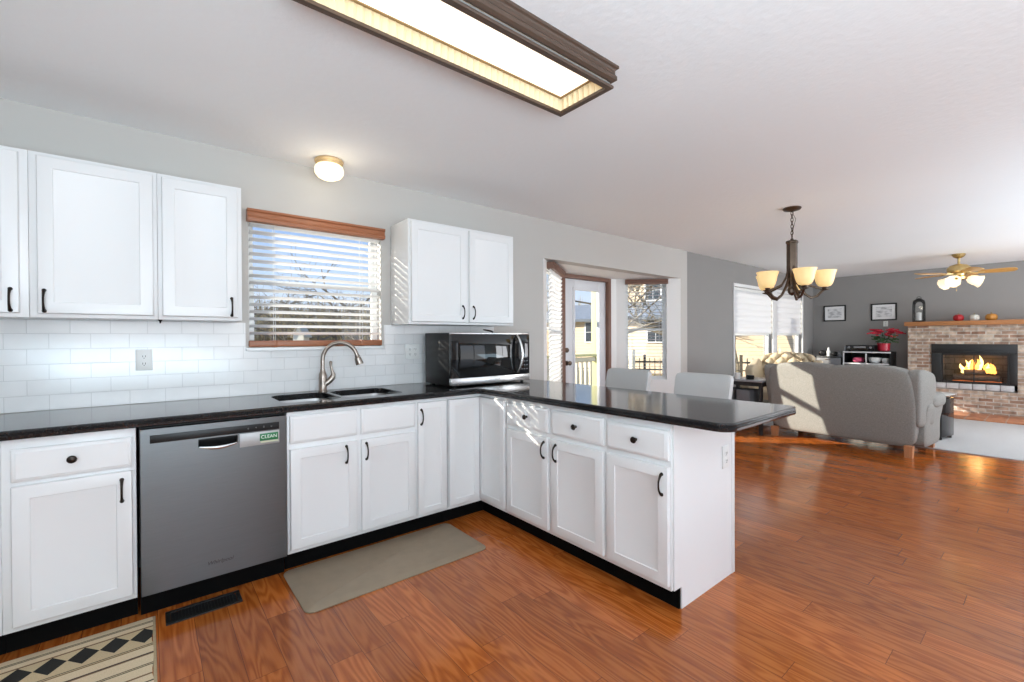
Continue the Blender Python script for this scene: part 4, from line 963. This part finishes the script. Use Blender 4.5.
# fireplace
FX = 10.30
fp = thing('fireplace', 'tan brick fireplace with black metal firebox', 'fireplace', (0, 0, 0))
y0, y1 = -3.55, -1.54; oy0, oy1, oz0, oz1 = -2.81, -1.842, .395, 1.135
wall_holes(MB(), y0, y1, 0.013, 1.44, FX, XF - .001, [(oy0, oy1, oz0, oz1)], ax='y').build('brick_face', BRICK, fp, smooth=False)
gy0, gy1, gz0, gz1 = -2.725, -1.965, .53, .985
m = MB()
for b in ((oy0, oy1, gz1, oz1), (oy0, gy0, oz0 + .11, gz1), (gy1, oy1, oz0 + .11, gz1)): m.box(FX - .02, FX + .02, b[0] + .001, b[1] - .001, b[2] + .001, b[3] - .001, .003)
m.box(FX - .03, FX - .0205, oy0 + .03, oy1 - .03, gz1 + .015, gz1 + .035, .002)
m.build('surround', BLKIRON, fp)
m = MB()
for b in ((gy0, gy1, gz1 - .03, gz1), (gy0, gy1, gz0 - .024, gz0 + .004), (gy0, gy0 + .022, gz0 + .004, gz1 - .03), (gy1 - .022, gy1, gz0 + .004, gz1 - .03), ((gy0 + gy1) / 2 - .008, (gy0 + gy1) / 2 + .008, gz0 + .004, gz1 - .03)): m.box(FX - .012, FX + .006, b[0] + .0005, b[1] - .0005, b[2], b[3])
dr_ = m.build('door_frame', BLKIRON, fp, smooth=False)
m = MB().box(FX + .0065, FX + .0105, gy0 + .012, gy1 - .012, gz0, gz1 - .02); m.build('glass', GLASS, dr_, smooth=False)
m = MB(); nv = 6
for i in range(nv):
    a = oy0 + .03 + (oy1 - oy0 - .06) * i / nv; m.box(FX - .016, FX + .015, a + .004, a + (oy1 - oy0 - .06) / nv - .004, oz0 + .01, oz0 + .10, .004)
m.build('lower_louver', mat('gray_louver', (.50, .50, .50), .5, nscale=30, namt=.2), fp)
FBR = brickmat('firebox_brick', (.12, .10, .085), (.16, .135, .115), (.08, .07, .06), .22, .10, .008, 'YZ', (0, 0), rough=.9, bump=.5, noisy=.2)
m = MB(); m.box(FX + .30, FX + .32, gy0, gy1, gz0 - .02, gz1).box(FX + .022, FX + .30, gy0 - .02, gy0, gz0 - .02, gz1).box(FX + .022, FX + .30, gy1, gy1 + .02, gz0 - .02, gz1).box(FX + .022, FX + .30, gy0, gy1, gz0 - .04, gz0 - .02).box(FX + .022, FX + .30, gy0, gy1, gz1 - .01, gz1 + .01)
m.build('firebox', FBR, fp, smooth=False)
BARK = mat('burning_log', (.10, .065, .045), .9, nscale=30, namt=.5, bump=.6, bscale=40)
EMB = mat('ember_bed', (.35, .10, .04), .9, nscale=28, namt=.7, emit=(1, .25, .06), estr=.35)
def log_(a, b_, r_, lab):
    pts = [Vector(a).lerp(Vector(b_), t) + Vector((0, 0, .006 * sin(9 * t))) for t in [i / 8 for i in range(9)]]
    tag(MB().tube(pts, [r_ * (1 + .08 * sin(5 * i)) for i in range(9)], 12).build('fire_log', BARK), lab, 'log', 'logs in the firebox')
log_((FX + .10, -2.62, gz0 + .055), (FX + .12, -2.10, gz0 + .055), .05, 'front log on the firebox grate')
log_((FX + .22, -2.58, gz0 + .06), (FX + .21, -2.12, gz0 + .055), .055, 'rear log on the firebox grate')
log_((FX + .10, -2.22, gz0 + .145), (FX + .20, -2.60, gz0 + .155), .045, 'slanting upper log among the flames')
tag(MB().rbox((FX + .16, -2.36, gz0 - .005), (.2, .56, .03), 4, 12).build('ember_bed', EMB), 'glowing ember bed under the burning logs', 'embers', None, 'stuff')
FLM = mat('flame', (1, .5, .1), .5, nscale=14, namt=.2, emit=(1.0, .42, .08), estr=1.9); FLM2 = mat('flame_core', (1, .8, .3), .5, nscale=14, namt=.2, emit=(1.0, .72, .25), estr=2.3)
fl_ = thing('fire', 'orange flames rising from logs in the fireplace', 'fire', (FX + .15, -2.34, gz0 + .14))
rnd = random.Random(4)
for i in range(13):
    yc = rnd.uniform(-.25, .22); h = (.27 - .6 * abs(yc + .04)) * rnd.uniform(.7, 1.1); r_ = rnd.uniform(.022, .036); ph = rnd.uniform(0, 6)
    pts = [(rnd.uniform(-.02, .02) + .012 * sin(ph + 4 * t), yc + .02 * sin(ph + 5 * t), t * h) for t in [k / 8 for k in range(9)]]
    MB().tube(pts, [max(.0015, r_ * (sin(PI * min(1, .28 + .72 * k / 8)) ** .9)) for k in range(9)], 8).build('flame_tongue', FLM if i % 3 else FLM2, fl_)
pl = bpy.data.lights.new('fire_glow', 'POINT'); pl.energy = 2.2; pl.color = (1, .5, .2); pl.shadow_soft_size = .08
po = bpy.data.objects.new('fire_glow', pl); C.objects.link(po); po.location = (FX + .06, -2.36, gz0 + .30)
tag(MB().box(FX - .10, XF - .002, y0 - .04, y1 + .035, 1.4405, 1.512, .008).build('mantel_shelf', OAK), 'honey oak mantel shelf on top of the brick fireplace', 'mantel')
tag(MB().box(9.56, FX - .001, y0 - .02, y1 + .08, .0005, .03, .004).build('hearth_slab', HEARTHB), 'red brick hearth slab on the floor before the fireplace', 'hearth')
# lantern, pumpkins on the mantel
MZ = 1.5125
lt = thing('lantern', 'black arched metal lantern with white candle on the mantel', 'lantern', (10.36, -1.675, MZ))
w_ = .075
MB().box(-w_, w_, -w_, w_, .001, .025, .004).build('base', BLKIRON, lt)
m = MB()
for sx in (-1, 1):
    for sy in (-1, 1): m.box(sx * .066 - .008, sx * .066 + .008, sy * .066 - .008, sy * .066 + .008, .0255, .29)
for a in range(9):
    pass
for s_ in (-1, 1):
    m.tube([(s_ * .066, -.066 * cos(t), .285 + .075 * sin(t)) for t in [i * PI / 12 for i in range(13)]], .008, 6); m.tube([(-.066 * cos(t), s_ * .066, .285 + .075 * sin(t)) for t in [i * PI / 12 for i in range(13)]], .008, 6)
m.build('frame', BLKIRON, lt)
MB().lathe([(.082, .345), (.072, .365), (.045, .39), (.02, .405), (0, .408)], (0, 0, 0), 20, cap1=False).build('roof', BLKIRON, lt)
MB().tube([(0, -.03 * cos(t), .40 + .035 * sin(t)) for t in [i * PI / 10 for i in range(11)]], .004, 6).build('handle', BLKIRON, lt)
m = MB()
for sx in (-1, 1): m.box(sx * .066 - .001, sx * .066 + .001, -.057, .057, .026, .28).box(-.057, .057, sx * .066 - .001, sx * .066 + .001, .026, .28)
m.build('panes', GLASS, lt, smooth=False)
tag(MB().lathe([(.034, 0), (.034, .13), (.03, .135), (.004, .132), (.003, .15), (0, .15)], (10.36, -1.675, MZ + .0255), 18).build('candle', PLASTICW), 'white candle standing inside the black lantern', 'candle')
def pumpkin(label, y, col, r_, h):
    r = thing('small_pumpkin', label, 'pumpkin', (10.35, y, MZ), 0, 'little pumpkins on the mantel')
    prf = [(.015, .003), (.6, 0), (.9, .12), (1, .42), (.93, .72), (.6, .94), (.25, .97), (.0, .90)]
    MB().lathe([(a * r_, b * h + .0005) for a, b in prf], (0, 0, 0), 32, cap1=False, fn=lambda a, z: 1 - .09 * abs(sin(a * 4)) ** 2).build('body', col, r, ang=80)
    MB().tube([(0, 0, h * .88), (.004, 0, h * 1.05), (.012, .004, h * 1.2)], [.010, .007, .006], 8).build('stem', mat('dry_stem', (.25, .18, .09), .8, nscale=40, namt=.3), r)
pumpkin('red pumpkin on the mantel, closest to the lantern', -2.16, mat('red_skin', (.42, .012, .018), .4, nscale=20, namt=.15), .066, .108)
pumpkin('white pumpkin on the mantel between the red and orange ones', -2.345, mat('white_skin', (.62, .61, .55), .5, nscale=20, namt=.08), .062, .098)
pumpkin('orange pumpkin on the mantel, farthest from the lantern', -2.53, mat('orange_skin', (.48, .21, .035), .5, nscale=20, namt=.15), .070, .105)

# ------------------------------------------------------------------ outdoors
GRASS = mat('winter_grass', (.21, .17, .085), .95, nscale=1.5, namt=.4, bump=.3, bscale=30)
struct(MB().box(-120, 160, .16, 200, -.75, -.65).build('ground', GRASS, smooth=False))
DECK = mat('deck_timber', (.66, .60, .42), .7, nscale=6, namt=.15, aniso=(1, 12, 12)); POSTM = mat('pale_treated_timber', (.62, .60, .30), .7, nscale=6, namt=.12, aniso=(12, 12, 1))
m = MB()
for i in range(16): m.box(2.7, 8.4, .80 + i * .145, .94 + i * .145, -.10, -.06, .004)
m.box(2.7, 8.4, .80, 3.1, -.62, -.101); tag(m.build('deck', DECK), 'timber deck outside the bay door', 'deck')
tag(MB().box(7.00, 7.16, 2.62, 2.78, -.059, 3.0, .008).build('porch_post', POSTM), 'tall pale green-yellow post on the deck outside', 'post')
tr_ = thing('shadow_frame', 'added timber frame whose beam shades a bar across the sofa', 'shadow_caster', (0, 0, 0))  # unseen frame, added to cast the shadow bar on the sofa
for x in (2.95, 4.22): MB().box(x - .035, x + .035, 1.565, 1.635, -.059, 1.915, .004).build('post', POSTM, tr_)
MB().box(2.85, 4.32, 1.57, 1.63, 1.9155, 1.975, .004).build('top_beam', POSTM, tr_)
rl = thing('porch_railing', 'pale deck railing with upright balusters beside the post', 'railing', (0, 0, 0))
WRAIL = mat('weathered_white_timber', (.66, .62, .50), .7, nscale=8, namt=.1)
for x in (5.0, 8.2): MB().box(x, x + .1, 2.65, 2.75, -.058, 1.0, .004).build('post', WRAIL, rl)
MB().box(4.9, 6.99, 2.62, 2.78, .90, .945, .004).build('top_rail', POSTM, rl); MB().box(4.95, 6.99, 2.66, 2.74, .80, .88, .004).build('upper_rail', WRAIL, rl); MB().box(4.95, 6.99, 2.67, 2.73, .06, .13, .004).build('lower_rail', WRAIL, rl)
for i in range(14): MB().box(5.14 + i * .132, 5.19 + i * .132, 2.675, 2.725, .131, .799, .002).build('baluster', WRAIL, rl)
# neighbour house
SID = brickmat('cream_siding', (.84, .66, .45), (.84, .66, .45), (.60, .46, .30), 30, .18, .012, 'XZ', (0, 0), rough=.8, bump=.6, noisy=.03)
ROOFM = mat('slate_shingle', (.20, .23, .27), .9, nscale=6, namt=.3, bump=.3, bscale=20)
hz = math.radians(55.6); Hp = Vector((CX, CY, 0)) + Vector((sin(hz), cos(hz), 0)) * 25
hs = thing('neighbor_house', 'cream two-storey house with slate roof beyond the fence', 'house', (Hp.x, Hp.y, -.65), math.radians(-80))
m = MB(); m.box(-7, 7, 0, 8, 0, 3.1); m.box(-3.0, 7, 2.2, 9, 3.1, 6.0); m.build('walls', SID, hs, smooth=False)
m = MB(); m.prism([(-.45, 2.85), (2.3, 3.95), (2.3, 4.05), (-.5, 3.0)], 'x', -7.4, 7.4); m.prism([(1.7, 5.9), (5.5, 8.3), (9.5, 5.9), (9.5, 6.05), (5.5, 8.45), (1.7, 6.05)], 'x', -3.4, 7.4); m.build('roof', ROOFM, hs, smooth=False)
for (xw, yw, zw) in ((-.9, 2.2, 4.1), (1.6, 2.2, 4.1), (4.4, 2.2, 4.1), (-5.6, 0, 1.7), (-3.6, 0, 1.7), (.2, 0, 1.7), (3.2, 0, 1.7)):
    f = MB().box(xw - .08, xw + .98, yw - .06, yw - .005, zw - .08, zw + 1.18); fo = f.build('window', PLASTICW, hs, smooth=False)
    m = MB()
    for i in range(2):
        for j in range(2): m.box(xw + i * .46, xw + i * .46 + .42, yw - .068, yw - .0605, zw + j * .56, zw + j * .56 + .53)
    m.build('pane', mat('house_pane', (.05, .06, .07), .1, nscale=10, namt=.1), fo, smooth=False)
m = MB().box(5.0, 5.9, 4.5, 5.3, 6.0, 9.3); m.build('chimney', BRICK, hs, smooth=False)
# yard fence
fe = thing('yard_fence', 'black iron picket fence across the back yard', 'fence', (0, 0, 0))
fd_ = Vector((sin(hz), cos(hz))) * 11.5; fx_, fy_ = CX + fd_.x, CY + fd_.y
fdir = Vector((cos(hz), -sin(hz), 0)); fang = math.atan2(fdir.y, fdir.x); fe.location = (fx_, fy_, -.65); fe.rotation_euler = (0, 0, fang)
m = MB()
for i in range(70): m.box(-4.2 + i * .12 - .009, -4.2 + i * .12 + .009, -.009, .009, .05, 1.42)
m.build('pickets', BLKIRON, fe, smooth=False)
MB().box(-4.3, 4.3, -.018, .018, 1.30, 1.34).build('top_rail', BLKIRON, fe, smooth=False); MB().box(-4.3, 4.3, -.018, .018, 1.12, 1.15).build('middle_rail', BLKIRON, fe, smooth=False); MB().box(-4.3, 4.3, -.018, .018, .12, .16).build('lower_rail', BLKIRON, fe, smooth=False)
for x in (-4.3, -2.15, 0, 2.15, 4.3): MB().box(x - .03, x + .03, -.03, .03, .001, 1.5).build('fence_post', BLKIRON, fe, smooth=False)
# garden shed seen through the sink window
shp = Vector((CX, CY)) + Vector((sin(YAW - .445), cos(YAW - .445))) * 46
sh = thing('garden_shed', 'small cream gabled shed far out in the yard', 'shed', (shp.x, shp.y, -.65), math.radians(-58))
m = MB(); m.prism([(-.62, 0), (.62, 0), (.62, 2.3), (0, 3.1), (-.62, 2.3)], 'y', 0, .7); m.build('walls', mat('cream_shed', (.92, .86, .70), .8, nscale=4, namt=.05), sh, smooth=False)
m = MB(); m.prism([(-.82, 2.05), (0, 3.12), (.82, 2.05), (.82, 2.2), (0, 3.28), (-.82, 2.2)], 'y', -.12, .82); m.build('roof', mat('pale_shed_roof', (.55, .48, .36), .9, nscale=8, namt=.2), sh, smooth=False)
# trees
BARKT = mat('winter_bark', (.24, .20, .14), .95, nscale=5, namt=.3)
def tree_mesh(seed, h, spread=.5, depth=5, r=.16):
    rnd = random.Random(seed); m = MB()
    def grow(p, d, l, r_, lv):
        n = 4 if lv > 1 else 3; pts = [p]; q = p.copy(); dd = d.copy()
        for i in range(n):
            dd = (dd + Vector((rnd.gauss(0, .10), rnd.gauss(0, .10), rnd.gauss(.03, .06)))).normalized(); q = q + dd * l / n; pts.append(q)
        m.tube(pts, [r_ * (1 - .45 * i / n) for i in range(n + 1)], 5 if lv > 2 else 3)
        if lv == 0: return
        for k in range(3 if lv > 1 else 4):
            t = rnd.uniform(.35, 1); i = min(n - 1, int(t * n)); b = pts[i].lerp(pts[i + 1], t * n - i)
            ax = Vector((rnd.gauss(0, 1), rnd.gauss(0, 1), rnd.gauss(0, .35))).normalized()
            grow(b, (dd * (1 - spread) + ax * spread * 1.1).normalized(), l * rnd.uniform(.55, .8), r_ * .52, lv - 1)
    grow(Vector((0, 0, 0)), Vector((0, 0, 1)), h * .42, r, depth)
    return m
protos = [tree_mesh(s, 9, .52, 4).build('bare_tree', BARKT, smooth=False) for s in (11, 23, 37)]
def place_tree(k, az, dist, sc, label, first):
    o = protos[k] if first else protos[k].copy()
    if not first: C.objects.link(o)
    o.location = (CX + sin(az) * dist, CY + cos(az) * dist, -.66); o.scale = (sc,) * 3; o.rotation_euler = (0, 0, az * 7 + dist)
    return tag(o, label, 'tree', 'bare winter trees outside')
place_tree(0, YAW - .335, 33, 1.15, 'bare tree in the middle of the sink window, nearer than the woods', True)
place_tree(1, YAW + .235, 16, .95, 'bare tree branching at the left side of the right bay window', True)
place_tree(2, YAW + .352, 18, 1.0, 'bare tree branching at the right edge of the right bay window', True)
GEN = 'bare tree in the woods beyond the yard, seen through the sink window'
rnd = random.Random(9)
for i in range(34):
    az = YAW - .62 + .42 * (i + rnd.uniform(-.4, .4)) / 34; place_tree(i % 3, az, rnd.uniform(52, 68), rnd.uniform(.85, 1.2), GEN, False)['group'] = 'bare trees of the woods'
for i, az in enumerate((1.13, 1.165, 1.20, 1.235)):
    place_tree(i % 3, az + .02, 22 + 2 * i, .8, 'bare tree outside the living room windows', False)['group'] = 'bare trees outside the living room'
# undergrowth of the wood: a ragged bank of brush
BRUSH = mat('brown_brush', (.46, .37, .19), 1, nscale=.9, namt=.6, bump=.8, bscale=6)
m = MB(); rnd = random.Random(2)
for i in range(15000):
    az = rnd.uniform(YAW - .80, YAW + .75); d = rnd.uniform(58, 80); x, y = CX + sin(az) * d, CY + cos(az) * d; h = rnd.uniform(1.5, 4.0) + (d - 58) * rnd.uniform(.08, .30) ; w_ = rnd.uniform(.25, .6); t_ = rnd.gauss(0, .25)
    a = rnd.uniform(0, PI); ca, sa = cos(a) * w_ / 2, sin(a) * w_ / 2
    v1 = m.bm.verts.new((x - ca, y - sa, -.7)); v2 = m.bm.verts.new((x + ca, y + sa, -.7)); v3 = m.bm.verts.new((x + t_ * h * .4 + sa * .6, y - ca * .6, -.7 + h)); v4 = m.bm.verts.new((x - sa, y + ca, -.7))
    m.bm.faces.new((v1, v2, v3)); m.bm.faces.new((v2, v4, v3)); m.bm.faces.new((v4, v1, v3))
tag(m.build('brushwood', BRUSH, smooth=False), 'brown winter brush filling the edge of the woods', 'brush', None, 'stuff')
